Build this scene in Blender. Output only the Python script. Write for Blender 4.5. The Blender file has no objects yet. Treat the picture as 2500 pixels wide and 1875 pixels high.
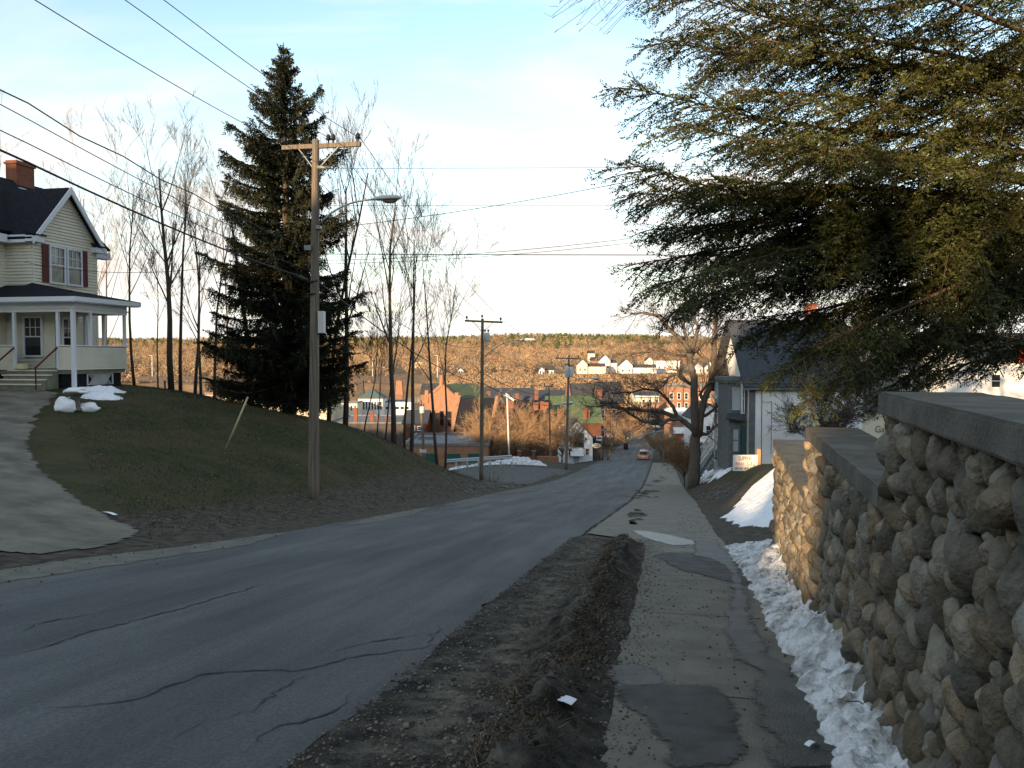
import bpy, bmesh, math, random
import numpy as np
from mathutils import Vector, Matrix, noise as mnoise
from mathutils.geometry import tessellate_polygon
random.seed(7); rng = np.random.default_rng(7)
S = bpy.context.scene; COL = S.collection
R_ = math.radians
# ------------------------------------------------------------------ camera
FPX = 1944.0; PITCH = math.atan(69.5 / FPX)
cam = bpy.data.objects.new('camera', bpy.data.cameras.new('camera')); COL.objects.link(cam)
cam.data.sensor_width = 36; cam.data.lens = 36 * FPX / 2500
cam.data.clip_start = .1; cam.data.clip_end = 9000
cam.location = (0, 0, 0); cam.rotation_euler = (math.pi / 2 - PITCH, 0, 0); S.camera = cam
# ------------------------------------------------------------------ sky, sun, exposure
SUN_EL = 9.6; SUNU = Vector((.5, .866, 0)).normalized()      # horizontal travel of the sunlight
sund = Vector((-SUNU.x * math.cos(R_(SUN_EL)), -SUNU.y * math.cos(R_(SUN_EL)), math.sin(R_(SUN_EL))))
W = bpy.data.worlds.new('World'); S.world = W; W.use_nodes = True
nt = W.node_tree; N = nt.nodes; L = nt.links
for n in list(N): N.remove(n)
sky = N.new('ShaderNodeTexSky'); sky.sky_type = 'NISHITA'; sky.sun_disc = False
sky.sun_elevation = R_(SUN_EL); sky.sun_rotation = math.atan2(sund.x, sund.y)
sky.altitude = 100; sky.air_density = 1.0; sky.dust_density = .6; sky.ozone_density = 1.2
tc = N.new('ShaderNodeTexCoord'); sep = N.new('ShaderNodeSeparateXYZ'); L.new(tc.outputs['Generated'], sep.inputs[0])
def nmath(op, a, b=None, c=None, clamp=False, T=nt):
    m = T.nodes.new('ShaderNodeMath'); m.operation = op; m.use_clamp = clamp
    for i, x in enumerate((a, b, c)):
        if x is None: continue
        if isinstance(x, (int, float)): m.inputs[i].default_value = x
        else: T.links.new(x, m.inputs[i])
    return m.outputs[0]
zz = nmath('MAXIMUM', sep.outputs[2], 0.0)
den = nmath('ADD', zz, .18)
cmb = N.new('ShaderNodeCombineXYZ')
L.new(nmath('DIVIDE', sep.outputs[0], den), cmb.inputs[0]); L.new(nmath('DIVIDE', sep.outputs[1], den), cmb.inputs[1])
nz = N.new('ShaderNodeTexNoise'); nz.inputs['Scale'].default_value = 1.5; nz.inputs['Detail'].default_value = 7; nz.inputs['Roughness'].default_value = .55
nz.inputs['Distortion'].default_value = .5
mp = N.new('ShaderNodeMapping'); mp.inputs['Scale'].default_value = (.7, 1.5, 1); mp.inputs['Rotation'].default_value = (0, 0, .5); mp.inputs['Location'].default_value = (1.9, .35, 0)
L.new(cmb.outputs[0], mp.inputs[0]); L.new(mp.outputs[0], nz.inputs['Vector'])
hor = nmath('POWER', nmath('SUBTRACT', 1.0, nmath('DIVIDE', zz, .40), clamp=True), 1.25)
clo = nmath('MULTIPLY', nmath('SUBTRACT', nz.outputs[0], .45), 3.6, clamp=True)
fac = nmath('ADD', nmath('MULTIPLY', hor, .95), nmath('MULTIPLY', clo, .85), clamp=True)
mix = N.new('ShaderNodeMix'); mix.data_type = 'RGBA'
L.new(fac, mix.inputs['Factor'])
gain = N.new('ShaderNodeMix'); gain.data_type = 'RGBA'; gain.blend_type = 'MULTIPLY'; gain.inputs['Factor'].default_value = 1
L.new(sky.outputs[0], gain.inputs[6]); gain.inputs[7].default_value = (1.72, 1.74, 1.64, 1)
L.new(gain.outputs[2], mix.inputs[6]); mix.inputs[7].default_value = (4.6, 4.4, 4.1, 1)
bg = N.new('ShaderNodeBackground'); bg.inputs['Strength'].default_value = .12
wo = N.new('ShaderNodeOutputWorld'); L.new(mix.outputs[2], bg.inputs[0]); L.new(bg.outputs[0], wo.inputs[0])
sun = bpy.data.objects.new('sun', bpy.data.lights.new('sun', 'SUN')); COL.objects.link(sun)
sun.data.energy = 5.0; sun.data.angle = R_(.5); sun.data.color = (1, .70, .40)
sun.rotation_euler = sund.to_track_quat('Z', 'Y').to_euler(); sun.location = (0, -20, 40)
S.view_settings.view_transform = 'Standard'; S.view_settings.look = 'None'; S.view_settings.exposure = 1.08; S.view_settings.gamma = 1
S.cycles.max_bounces = 6; S.cycles.diffuse_bounces = 3; S.cycles.glossy_bounces = 3
# ------------------------------------------------------------------ helpers
CP, SP = math.cos(PITCH), math.sin(PITCH)
def ray(px, py):
    u = (px - 1250) / FPX; v = (937.5 - py) / FPX
    wy = CP + v * SP
    return u / wy, (v * CP - SP) / wy
def P(px, py, Y):
    a, b = ray(px, py); return Vector((a * Y, Y, b * Y))
DX, DY = .185, math.sqrt(1 - .185 ** 2)
def TL(x, y): return x * DX + y * DY, x * DY - y * DX
def XY(t, l): return t * DX + l * DY, t * DY - l * DX
def ss(a, b, x):
    k = np.clip((x - a) / (b - a), 0, 1); return k * k * (3 - 2 * k)
RT = np.array([-3000, 0, 45, 55, 65, 75, 85, 100, 125, 145, 165, 190, 240, 300, 4000.])
RS = np.array([.137, .137, .137, .125, .113, .1, .095, .092, .085, .06, .035, .018, .004, 0, 0])
_tt = np.arange(-400, 700, .5); _sl = np.interp(_tt, RT, RS); _rz = -np.concatenate([[0], np.cumsum((_sl[1:] + _sl[:-1]) / 2 * .5)])
_rz = _rz - np.interp(0, _tt, _rz) - 1.65
def Rz(t): return np.interp(t, _tt, _rz)
BL = [-60, -35, -28, -24, -22, -20, -18, -16, -14, -12, -10, -8.3]
BT = [-20, 8, 14, 18, 22, 26, 30, 34, 40, 46, 52, 60, 70, 80, 90, 105, 130, 200]
BH = [[0, 0, .1, .2, .3, .5, .7, .9, 1, 1.2, 1.5, 2], [0, .05, .3, .5, .7, .9, 1.1, 1.3, 1.5, 1.8, 2.2, 3],
 [0, .1, .45, .8, 1, 1.2, 1.4, 1.6, 1.8, 2.2, 2.6, 3.3], [0, .12, .6, 1, 1.3, 1.7, 1.95, 2.2, 2.4, 2.7, 3, 3.6],
 [0, .2, .85, 1.4, 1.8, 2.1, 2.3, 2.5, 2.8, 3.2, 3.4, 3.6], [0, .25, 1.1, 1.8, 2.4, 2.8, 3.1, 3.3, 3.6, 3.9, 3.95, 4],
 [0, .3, 1.4, 2.5, 3.2, 3.7, 4.1, 4.4, 4.6, 4.6, 4.5, 4.5], [0, .35, 1.9, 3.4, 3.7, 4.0, 4.3, 4.6, 4.9, 5.0, 5, 5],
 [0, .4, 1.8, 2.7, 2.9, 3.1, 3.6, 4.3, 4.9, 5.2, 5.5, 5.6], [0, .2, .9, 1, 1, 1.2, 1.6, 2.2, 2.9, 4, 5.1, 6],
 [0, .1, .3, .2, 0, 0, .3, .9, 1.6, 3, 4.6, 6], [0, .25, .4, .4, .3, .2, 0, 0, .3, 1.2, 2.6, 4],
 [0, .6, 1.0, 1.2, 1.2, 1.1, .8, .5, .5, 1, 1, 1], [0, .7, 1.1, 1.3, 1.3, 1, -1, -2, -2, -2, -1, -1], [0, .5, .8, 1, .8, -1, -3, -4, -4, -3, -2, -2],
 [0, 0, -.5, -1, -2, -3, -3.5, -3.5, -3.5, -3, -2, -2], [0, 0, -.5, -1, -1, -1.5, -2, -2, -2, -2, -2, -2], [0] * 12]
BH = np.array(BH)[:, ::-1]
def bank0(t, l):
    t = np.clip(t, BT[0], BT[-1]); l = np.clip(l, BL[0], BL[-1])
    i = np.clip(np.searchsorted(BT, t) - 1, 0, len(BT) - 2); j = np.clip(np.searchsorted(BL, l) - 1, 0, len(BL) - 2)
    bt = np.array(BT, float); bl = np.array(BL, float)
    a = (t - bt[i]) / (bt[i + 1] - bt[i]); b = (l - bl[j]) / (bl[j + 1] - bl[j])
    return (BH[i, j] * (1 - a) + BH[i + 1, j] * a) * (1 - b) + (BH[i, j + 1] * (1 - a) + BH[i + 1, j + 1] * a) * b
def bank(t, l):
    s = 0
    for dt in (-2, 0, 2):
        for dl in (-1.2, 0, 1.2): s = s + bank0(t + dt, l + dl)
    return s / 9 * ss(-8.4, -9.8, l)
def hw(x, s):   # smooth pseudo noise for terrain
    return np.sin(x * 1.7 / s + 1.3) + .6 * np.sin(x * 3.9 / s + .4) + .4 * np.sin(x * 7.3 / s + 2.2)
def wall_l(t): return np.interp(t, [0, 4.2, 14.6], [1.0, 1.27, 1.93])
def far(x, y):
    q = x / np.maximum(y, 50)
    ridge = 27 + 6 * hw(q * 10, 2.2) * .5
    wq = ss(-.115, -.08, q); z = np.interp(y, [0, 335, 350, 470, 476, 490, 530, 700, 1100, 1500, 1900, 4000], [-19.6, -19.6, -23.5, -23.5, -17.3, -16.5, -11.5, -9, 6, 1, 0, 0.]) * (1 - wq) \
        + wq * np.interp(y, [0, 290, 470, 530, 700, 1100, 1500, 1900, 4000], [-19.6, -19.6, -13, -11.5, -9, 6, 1, 0, 0.]) \
        + np.interp(y, [0, 1100, 1500, 1900, 4000], [0, 0, 1, .7, .3]) * ridge
    return z + np.interp(y, [500, 700, 3000], [0, 1.2, 4]) * np.sin(x / 47.) * np.sin(y / 61. + 1)
def H(x, y):
    x = np.asarray(x, float); y = np.asarray(y, float)
    t, l = TL(x, y)
    z = Rz(t) + np.where(l < -8, bank(t, l), 0)
    near = 1.0 * ss(wall_l(t) + .12, wall_l(t) + .35, l) * ss(15.5, 14.4, t)
    fr = 1.9 * ss(1.6, 5.2, l) * ss(15.0, 26, t) * ss(150, 90, t)
    z = z + np.maximum(near, fr)
    w = ss(175, 245, y)
    return z * (1 - w) + far(x, y) * w
def hz(x, y): return float(H(np.array([x]), np.array([y]))[0])
def hit(px, py):
    a, b = ray(px, py)
    ys = np.concatenate([np.arange(1, 60, .02), np.arange(60, 400, .1)])
    d = b * ys - H(a * ys, ys)
    i = int(np.argmax(d < 0))
    y0, y1 = ys[i - 1], ys[i]; k = d[i - 1] / (d[i - 1] - d[i]); y = y0 + (y1 - y0) * k
    return Vector((a * y, y, b * y))
# ---------------------------------------------------------------- materials
def mat(name, c1, c2=None, scale=4., rough=.85, bump=0., bscale=30., det=6, stretch=(1, 1, 1), rot=0., coord='Object', spec=.25, metal=0., tint=False, lo=.35, hi=.65):
    m = bpy.data.materials.new(name); m.use_nodes = True; T = m.node_tree; n = T.nodes; b = n['Principled BSDF']
    b.inputs['Roughness'].default_value = rough; b.inputs['Metallic'].default_value = metal; b.inputs['Specular IOR Level'].default_value = spec
    b.inputs['Base Color'].default_value = (*c1, 1)
    tcn = n.new('ShaderNodeTexCoord'); mpn = n.new('ShaderNodeMapping'); mpn.inputs['Scale'].default_value = stretch
    mpr = n.new('ShaderNodeMapping'); mpr.inputs['Rotation'].default_value = (0, 0, rot)
    T.links.new(tcn.outputs[coord], mpr.inputs[0]); T.links.new(mpr.outputs[0], mpn.inputs[0])
    col = None
    if c2 is not None:
        nn = n.new('ShaderNodeTexNoise'); nn.inputs['Scale'].default_value = scale; nn.inputs['Detail'].default_value = det; nn.inputs['Roughness'].default_value = .62
        T.links.new(mpn.outputs[0], nn.inputs['Vector'])
        cr = n.new('ShaderNodeValToRGB'); cr.color_ramp.elements[0].position = lo; cr.color_ramp.elements[1].position = hi
        cr.color_ramp.elements[0].color = (*c1, 1); cr.color_ramp.elements[1].color = (*c2, 1)
        T.links.new(nn.outputs[0], cr.inputs[0]); col = cr.outputs[0]
    if tint:
        at = n.new('ShaderNodeAttribute'); at.attribute_name = 'tint'
        mx = n.new('ShaderNodeMix'); mx.data_type = 'RGBA'; mx.blend_type = 'MULTIPLY'; mx.inputs['Factor'].default_value = 1
        if col is not None: T.links.new(col, mx.inputs[6])
        else: mx.inputs[6].default_value = (*c1, 1)
        T.links.new(at.outputs[0], mx.inputs[7]); col = mx.outputs[2]
    if col is not None: T.links.new(col, b.inputs['Base Color'])
    if bump:
        bn = n.new('ShaderNodeTexNoise'); bn.inputs['Scale'].default_value = bscale; bn.inputs['Detail'].default_value = 5
        T.links.new(mpr.outputs[0], bn.inputs['Vector'])
        bp = n.new('ShaderNodeBump'); bp.inputs['Strength'].default_value = bump; bp.inputs['Distance'].default_value = .05
        T.links.new(bn.outputs[0], bp.inputs['Height']); T.links.new(bp.outputs[0], b.inputs['Normal'])
    return m
def brick_mat(name, c1, c2, mortar, scale=4.):
    m = bpy.data.materials.new(name); m.use_nodes = True; T = m.node_tree; n = T.nodes; b = n['Principled BSDF']
    b.inputs['Roughness'].default_value = .9; b.inputs['Specular IOR Level'].default_value = .15
    tcn = n.new('ShaderNodeTexCoord'); sp = n.new('ShaderNodeSeparateXYZ'); T.links.new(tcn.outputs['Object'], sp.inputs[0])
    cb = n.new('ShaderNodeCombineXYZ'); T.links.new(nmath('ADD', sp.outputs[0], sp.outputs[1], T=T), cb.inputs[0]); T.links.new(sp.outputs[2], cb.inputs[1])
    br = n.new('ShaderNodeTexBrick'); br.inputs['Scale'].default_value = scale; br.inputs['Color1'].default_value = (*c1, 1); br.inputs['Color2'].default_value = (*c2, 1)
    br.inputs['Mortar'].default_value = (*mortar, 1); br.inputs['Mortar Size'].default_value = .012
    T.links.new(cb.outputs[0], br.inputs['Vector'])
    nn = n.new('ShaderNodeTexNoise'); nn.inputs['Scale'].default_value = 1.3; nn.inputs['Detail'].default_value = 5
    T.links.new(tcn.outputs['Object'], nn.inputs['Vector'])
    mx = n.new('ShaderNodeMix'); mx.data_type = 'RGBA'; mx.blend_type = 'MULTIPLY'; mx.inputs['Factor'].default_value = .55
    T.links.new(br.outputs[0], mx.inputs[6]); T.links.new(nn.outputs[0], mx.inputs[7]); T.links.new(mx.outputs[2], b.inputs['Base Color'])
    return m
ROADROT = math.atan2(DX, DY)
def road_mat():
    m = mat('asphalt', (.056, .058, .060), (.108, .109, .106), scale=.9, rough=.8, bump=.35, bscale=60, stretch=(1.6, .035, 1), rot=ROADROT, coord='Object', lo=.37, hi=.67, det=5)
    T = m.node_tree; n = T.nodes; b = n['Principled BSDF']; src = b.inputs['Base Color'].links[0].from_socket
    t2 = n.new('ShaderNodeTexCoord'); g = n.new('ShaderNodeTexNoise'); g.inputs['Scale'].default_value = 45; g.inputs['Detail'].default_value = 3; T.links.new(t2.outputs['Object'], g.inputs['Vector'])
    g2 = n.new('ShaderNodeTexNoise'); g2.inputs['Scale'].default_value = .35; g2.inputs['Detail'].default_value = 6; T.links.new(t2.outputs['Object'], g2.inputs['Vector'])
    k = nmath('MULTIPLY', nmath('MULTIPLY_ADD', g.outputs[0], 1.5, .25, T=T), nmath('MULTIPLY_ADD', g2.outputs[0], .7, .65, T=T), T=T)
    mx = n.new('ShaderNodeMix'); mx.data_type = 'RGBA'; mx.blend_type = 'MULTIPLY'; mx.inputs['Factor'].default_value = 1
    cb = n.new('ShaderNodeCombineXYZ')
    for i in range(3): T.links.new(k, cb.inputs[i])
    T.links.new(src, mx.inputs[6]); T.links.new(cb.outputs[0], mx.inputs[7]); T.links.new(mx.outputs[2], b.inputs['Base Color'])
    return m
MT = dict(
 shadebrick=brick_mat('shaded_brick', (.12, .05, .03), (.16, .065, .04), (.12, .1, .08)),  # red brick with shade put into its colour, for the shadowed buildings
 asphalt=road_mat(),
 crack=mat('crack_tar', (.034, .034, .034)),
 concrete=mat('sidewalk_concrete', (.120, .108, .086), (.20, .182, .145), 2.2, det=10, bump=.25, bscale=70, lo=.3, hi=.7),
 wet=mat('wet_asphalt', (.026, .027, .028), (.075, .074, .070), 3.5, det=10, rough=.55, bump=.3, bscale=60),
 patch=mat('patch_asphalt', (.048, .046, .043), (.10, .097, .09), 3, det=10, bump=.3, bscale=70),
 ice=mat('thin_ice', (.17, .17, .165), (.28, .275, .265), 9, rough=.5, bump=.2),
 sand=mat('road_sand', (.10, .095, .08), (.17, .155, .125), 3, bump=.3, bscale=60),
 drive=mat('driveway_asphalt', (.095, .086, .068), (.20, .18, .14), 1.1, bump=.3, bscale=50),
 mud=mat('mud', (.020, .017, .013), (.135, .118, .09), 4.5, det=10, rough=.9, bump=.9, bscale=60, lo=.40, hi=.68, tint=True),
 snow=mat('snow', (.82, .83, .86), (.60, .60, .60), 6, rough=.6, bump=.5, bscale=14, lo=.55, hi=.8),
 dsnow=mat('dirty_snow', (.80, .80, .80), (.20, .18, .155), 5, rough=.7, bump=.9, bscale=30, lo=.44, hi=.68, det=12),
 mortar=mat('mortar', (.026, .023, .018), (.045, .04, .032), 12, bump=.5),
 stone=mat('cobble', (.105, .088, .062), (.27, .235, .18), 7, det=10, rough=.88, bump=.6, bscale=40, tint=True, lo=.3, hi=.7),
 cap=mat('cap_concrete', (.085, .080, .068), (.155, .145, .122), 3.5, rough=.9, bump=.35, bscale=45),
 polewood=mat('weathered_wood', (.085, .068, .052), (.19, .16, .125), 6, stretch=(3, 3, .12), bump=.3, bscale=20),
 metal=mat('galvanised', (.42, .43, .44), rough=.45, metal=.6), lampgrey=mat('lamp_grey', (.5, .5, .48), rough=.5),
 lens=mat('lamp_glass', (.25, .22, .17), rough=.2), white=mat('white_paint', (.72, .73, .74), (.6, .6, .6), 3, rough=.6),
 black=mat('wire_black', (.012, .012, .013), rough=.6), grey=mat('grey_metal', (.2, .21, .22), rough=.5, metal=.3),
 siding=mat('cream_siding', (.70, .655, .53), (.62, .58, .47), 1.5, rough=.6), trim=mat('white_trim', (.66, .68, .72), rough=.6),
 shutter=mat('maroon_shutter', (.10, .022, .016), rough=.6), glass=mat('window_glass', (.02, .022, .025), rough=.06, spec=.6),
 curtain=mat('curtain', (.45, .45, .42)), shingle=mat('black_shingle', (.012, .013, .016), (.026, .027, .032), 12, bump=.5, bscale=20, spec=.05),
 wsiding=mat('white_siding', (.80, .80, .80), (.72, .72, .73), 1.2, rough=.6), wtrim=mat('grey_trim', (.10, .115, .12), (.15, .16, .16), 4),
 graypaint=mat('pale_grey_paint', (.36, .40, .44), rough=.6),
 roofgrey=mat('grey_shingle', (.032, .038, .05), (.06, .068, .08), 8, bump=.4, bscale=15),
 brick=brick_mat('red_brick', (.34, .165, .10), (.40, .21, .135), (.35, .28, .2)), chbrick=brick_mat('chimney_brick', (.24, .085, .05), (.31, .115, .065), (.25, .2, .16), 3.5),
 greenroof=mat('green_roof', (.06, .095, .05), (.10, .13, .07), 2), slate=mat('slate_roof', (.035, .037, .043), (.075, .072, .068), 1.5),
 tealroof=mat('teal_roof', (.06, .10, .11), (.09, .125, .13), 2), tar=mat('tar_roof', (.12, .12, .125), (.19, .19, .19), 1), cream=mat('cream_wall', (.66, .60, .46), (.58, .53, .42), 2),
 teal=mat('teal_paint', (.02, .09, .085), rough=.4), red=mat('red_paint', (.55, .05, .03), rough=.5), steel=mat('bridge_steel', (.05, .045, .045), (.09, .075, .07), 1),
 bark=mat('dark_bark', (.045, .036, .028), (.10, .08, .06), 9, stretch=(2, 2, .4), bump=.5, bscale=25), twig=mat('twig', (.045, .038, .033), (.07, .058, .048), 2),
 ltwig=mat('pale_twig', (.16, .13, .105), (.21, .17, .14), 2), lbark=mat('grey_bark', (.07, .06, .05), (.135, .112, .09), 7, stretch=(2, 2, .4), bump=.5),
 needle=mat('spruce_needles', (.009, .013, .006), (.021, .024, .010), 1.3, rough=.7, tint=True), hem=mat('hemlock_needles', (.027, .037, .010), (.074, .078, .022), 1.5, rough=.55, tint=True),
 hembark=mat('hemlock_bark', (.075, .05, .034), (.13, .088, .058), 8, bump=.4), wood=mat('bare_wood_crowns', (.31, .215, .135), (.25, .178, .12), .02, tint=True, rough=1, spec=0.),
 pine=mat('pine_crowns', (.10, .135, .055), (.065, .09, .04), .03, tint=True, rough=1, spec=0.), brush=mat('brush_twig', (.26, .165, .095), (.34, .22, .13), 2, rough=1),
 water=mat('river_water', (.10, .075, .045), (.14, .10, .06), .05, rough=.08, spec=.5, bump=.02, bscale=.3),
 grass=mat('grass_blades', (.028, .040, .011), (.085, .066, .034), .5, tint=True), straw=mat('dead_grass', (.27, .20, .12), (.14, .095, .05), 6, tint=True),
 wooddark=mat('step_wood', (.17, .165, .125), (.24, .23, .18), 3), post=mat('sign_post', (.35, .20, .09), (.45, .27, .13), 5), sign=mat('sign_board', (.72, .68, .62)),
 ink=mat('dark_ink', (.06, .015, .012)), redink=mat('red_ink', (.55, .06, .05)), greenink=mat('yellow_green_ink', (.30, .38, .05)), brownink=mat('brown_ink', (.14, .06, .035)),
 gold=mat('car_gold', (.50, .24, .14), rough=.25, spec=.6, metal=.3), carwhite=mat('car_white', (.75, .74, .7), rough=.25, spec=.6), tyre=mat('tyre', (.015, .015, .015)), rim=mat('rim', (.4, .4, .4), rough=.3, metal=.8),
 tail=mat('tail_light', (.5, .02, .015), rough=.2), paper=mat('paper', (.8, .82, .85)), guy=mat('guy_guard', (.62, .54, .28), (.5, .45, .3), 3), blocker_green=mat('blocker_green', (.02, .022, .012), (.04, .035, .02), .2))
def ground_mat():
    m = bpy.data.materials.new('ground'); m.use_nodes = True; T = m.node_tree; n = T.nodes; b = n['Principled BSDF']; b.inputs['Roughness'].default_value = .95; b.inputs['Specular IOR Level'].default_value = .1
    t2 = n.new('ShaderNodeTexCoord')
    def noi(sc, det=7, ro=.65):
        g = n.new('ShaderNodeTexNoise'); g.inputs['Scale'].default_value = sc; g.inputs['Detail'].default_value = det; g.inputs['Roughness'].default_value = ro
        T.links.new(t2.outputs['Object'], g.inputs['Vector']); return g.outputs[0]
    def ramp(f, c1, c2, lo, hi):
        cr = n.new('ShaderNodeValToRGB'); e = cr.color_ramp.elements; e[0].position = lo; e[1].position = hi; e[0].color = (*c1, 1); e[1].color = (*c2, 1); T.links.new(f, cr.inputs[0]); return cr.outputs[0]
    def mixc(f, a, c):
        x = n.new('ShaderNodeMix'); x.data_type = 'RGBA'; T.links.new(f, x.inputs['Factor']); T.links.new(a, x.inputs[6]); T.links.new(c, x.inputs[7]); return x.outputs[2]
    lawn = mixc(nmath('MULTIPLY', nmath('SUBTRACT', noi(6), .38, T=T), 3, clamp=True, T=T), ramp(noi(.5), (.020, .034, .008), (.066, .056, .026), .40, .64), ramp(noi(25), (.045, .036, .02), (.095, .075, .046), .4, .65))
    dirt = ramp(noi(5, 9, .7), (.030, .026, .021), (.115, .095, .07), .38, .68)
    brush = ramp(noi(.08, 9, .7), (.15, .105, .065), (.25, .175, .105), .4, .62)
    at = n.new('ShaderNodeAttribute'); at.attribute_name = 'cover'; sp = n.new('ShaderNodeSeparateColor'); T.links.new(at.outputs[0], sp.inputs[0])
    fl = nmath('MULTIPLY', nmath('SUBTRACT', nmath('ADD', sp.outputs[0], nmath('MULTIPLY', nmath('SUBTRACT', noi(1.4), .5, T=T), 1.3, T=T), T=T), .35, T=T), 3.3, clamp=True, T=T)
    c = mixc(sp.outputs[1], mixc(fl, dirt, lawn), brush); T.links.new(c, b.inputs['Base Color'])
    bp = n.new('ShaderNodeBump'); bp.inputs['Strength'].default_value = .4; bp.inputs['Distance'].default_value = .012; T.links.new(noi(14), bp.inputs['Height']); T.links.new(bp.outputs[0], b.inputs['Normal'])
    return m
MT['ground'] = ground_mat()
# ---------------------------------------------------------------- object helpers
def props(o, label=None, cat=None, group=None, kind=None):
    if label: o['label'] = label
    if cat: o['category'] = cat
    if group: o['group'] = group
    if kind: o['kind'] = kind
    return o
def thing(name, label, cat, loc=(0, 0, 0), rz=0., group=None):
    o = bpy.data.objects.new(name, None); COL.objects.link(o); o.location = loc; o.rotation_euler = (0, 0, rz); o.empty_display_size = .3
    return props(o, label, cat, group)
def mesh_np(name, V, F, m, parent=None, tint=None, smooth=False, attr='tint'):
    V = np.ascontiguousarray(V, np.float32); F = np.ascontiguousarray(F, np.int32); me = bpy.data.meshes.new(name); k = F.shape[1]
    me.vertices.add(len(V)); me.vertices.foreach_set('co', V.ravel()); me.loops.add(F.size); me.loops.foreach_set('vertex_index', F.ravel())
    me.polygons.add(len(F)); me.polygons.foreach_set('loop_start', np.arange(0, F.size, k, dtype=np.int32)); me.update(calc_edges=True); me.validate()
    if tint is not None:
        ca = me.color_attributes.new(attr, 'FLOAT_COLOR', 'POINT'); c4 = np.ones((len(V), 4), np.float32); c4[:, :3] = tint if np.ndim(tint) == 2 else np.atleast_1d(tint)[:, None]; ca.data.foreach_set('color', c4.ravel())
    if smooth: me.polygons.foreach_set('use_smooth', np.ones(len(F), bool))
    if m: me.materials.append(m)
    o = bpy.data.objects.new(name, me); COL.objects.link(o); o.parent = parent
    return o
class MB:
    def __init__(s): s.v = []; s.f = []
    def add(s, vs, fs):
        k = len(s.v); s.v += [tuple(v) for v in vs]; s.f += [tuple(i + k for i in f) for f in fs]; return s
    def quad(s, *p): return s.add(p, [tuple(range(len(p)))])
    def box(s, x0, x1, y0, y1, z0, z1):
        return s.add([(x0, y0, z0), (x1, y0, z0), (x1, y1, z0), (x0, y1, z0), (x0, y0, z1), (x1, y0, z1), (x1, y1, z1), (x0, y1, z1)],
                     [(3, 2, 1, 0), (4, 5, 6, 7), (0, 1, 5, 4), (1, 2, 6, 5), (2, 3, 7, 6), (3, 0, 4, 7)])
    def beam(s, a, b, w, h, up=(0, 0, 1)):     # rectangular bar between two points
        a = Vector(a); b = Vector(b); d = (b - a).normalized(); sd = d.cross(Vector(up))
        if sd.length < 1e-4: sd = d.cross(Vector((1, 0, 0)))
        sd.normalize(); u = sd.cross(d); vs = []
        for p in (a, b):
            for i, j in ((-1, -1), (1, -1), (1, 1), (-1, 1)): vs.append(p + sd * w / 2 * i + u * h / 2 * j)
        return s.add(vs, [(3, 2, 1, 0), (4, 5, 6, 7), (0, 1, 5, 4), (1, 2, 6, 5), (2, 3, 7, 6), (3, 0, 4, 7)])
    def prism(s, poly, ext):                   # planar polygon extruded by a vector
        n = len(poly); e = Vector(ext); p = [Vector(q) for q in poly]
        return s.add(p + [q + e for q in p], [tuple(range(n))[::-1], tuple(range(n, 2 * n))] + [(i, (i + 1) % n, n + (i + 1) % n, n + i) for i in range(n)])
    def tube(s, pts, rad, n=6, cap=True):
        pts = [Vector(p) for p in pts]; k0 = len(s.v); m = len(pts)
        if not hasattr(rad, '__len__'): rad = [rad] * m
        ref = None
        for i, p in enumerate(pts):
            d = pts[min(i + 1, m - 1)] - pts[max(i - 1, 0)]
            if d.length < 1e-9: d = Vector((0, 0, 1))
            d.normalize()
            if ref is None: ref = Vector((1, 0, 0)) if abs(d.x) < .8 else Vector((0, 1, 0))
            a = d.cross(ref)
            if a.length < 1e-5: a = d.cross(Vector((0, 1, .3)))
            a.normalize(); b = d.cross(a); ref = a.cross(d) if False else ref
            for j in range(n):
                q = 2 * math.pi * j / n; w = p + a * (math.cos(q) * rad[i]) + b * (math.sin(q) * rad[i]); s.v.append((w.x, w.y, w.z))
        for i in range(m - 1):
            for j in range(n):
                a = k0 + i * n + j; b = k0 + i * n + (j + 1) % n; s.f.append((a, b, b + n, a + n))
        if cap: s.f.append(tuple(k0 + j for j in range(n))[::-1]); s.f.append(tuple(k0 + (m - 1) * n + j for j in range(n)))
        return s
    def lathe(s, prof, n=12, c=(0, 0, 0)):
        k0 = len(s.v); m = len(prof)
        for r, z in prof:
            for j in range(n): q = 2 * math.pi * j / n; s.v.append((c[0] + r * math.cos(q), c[1] + r * math.sin(q), c[2] + z))
        for i in range(m - 1):
            for j in range(n): a = k0 + i * n + j; b = k0 + i * n + (j + 1) % n; s.f.append((a, b, b + n, a + n))
        s.f.append(tuple(k0 + j for j in range(n))[::-1]); s.f.append(tuple(k0 + (m - 1) * n + j for j in range(n))); return s
    def build(s, name, m, parent=None, smooth=False):
        me = bpy.data.meshes.new(name); me.from_pydata(s.v, [], s.f); me.update()
        if smooth: me.polygons.foreach_set('use_smooth', np.ones(len(s.f), bool))
        if m: me.materials.append(m if not isinstance(m, str) else MT[m])
        o = bpy.data.objects.new(name, me); COL.objects.link(o); o.parent = parent; return o
def fbm(x, y, z=0., o=4): return mnoise.fractal(Vector((x, y, z)), .9, 2.1, o)
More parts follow.
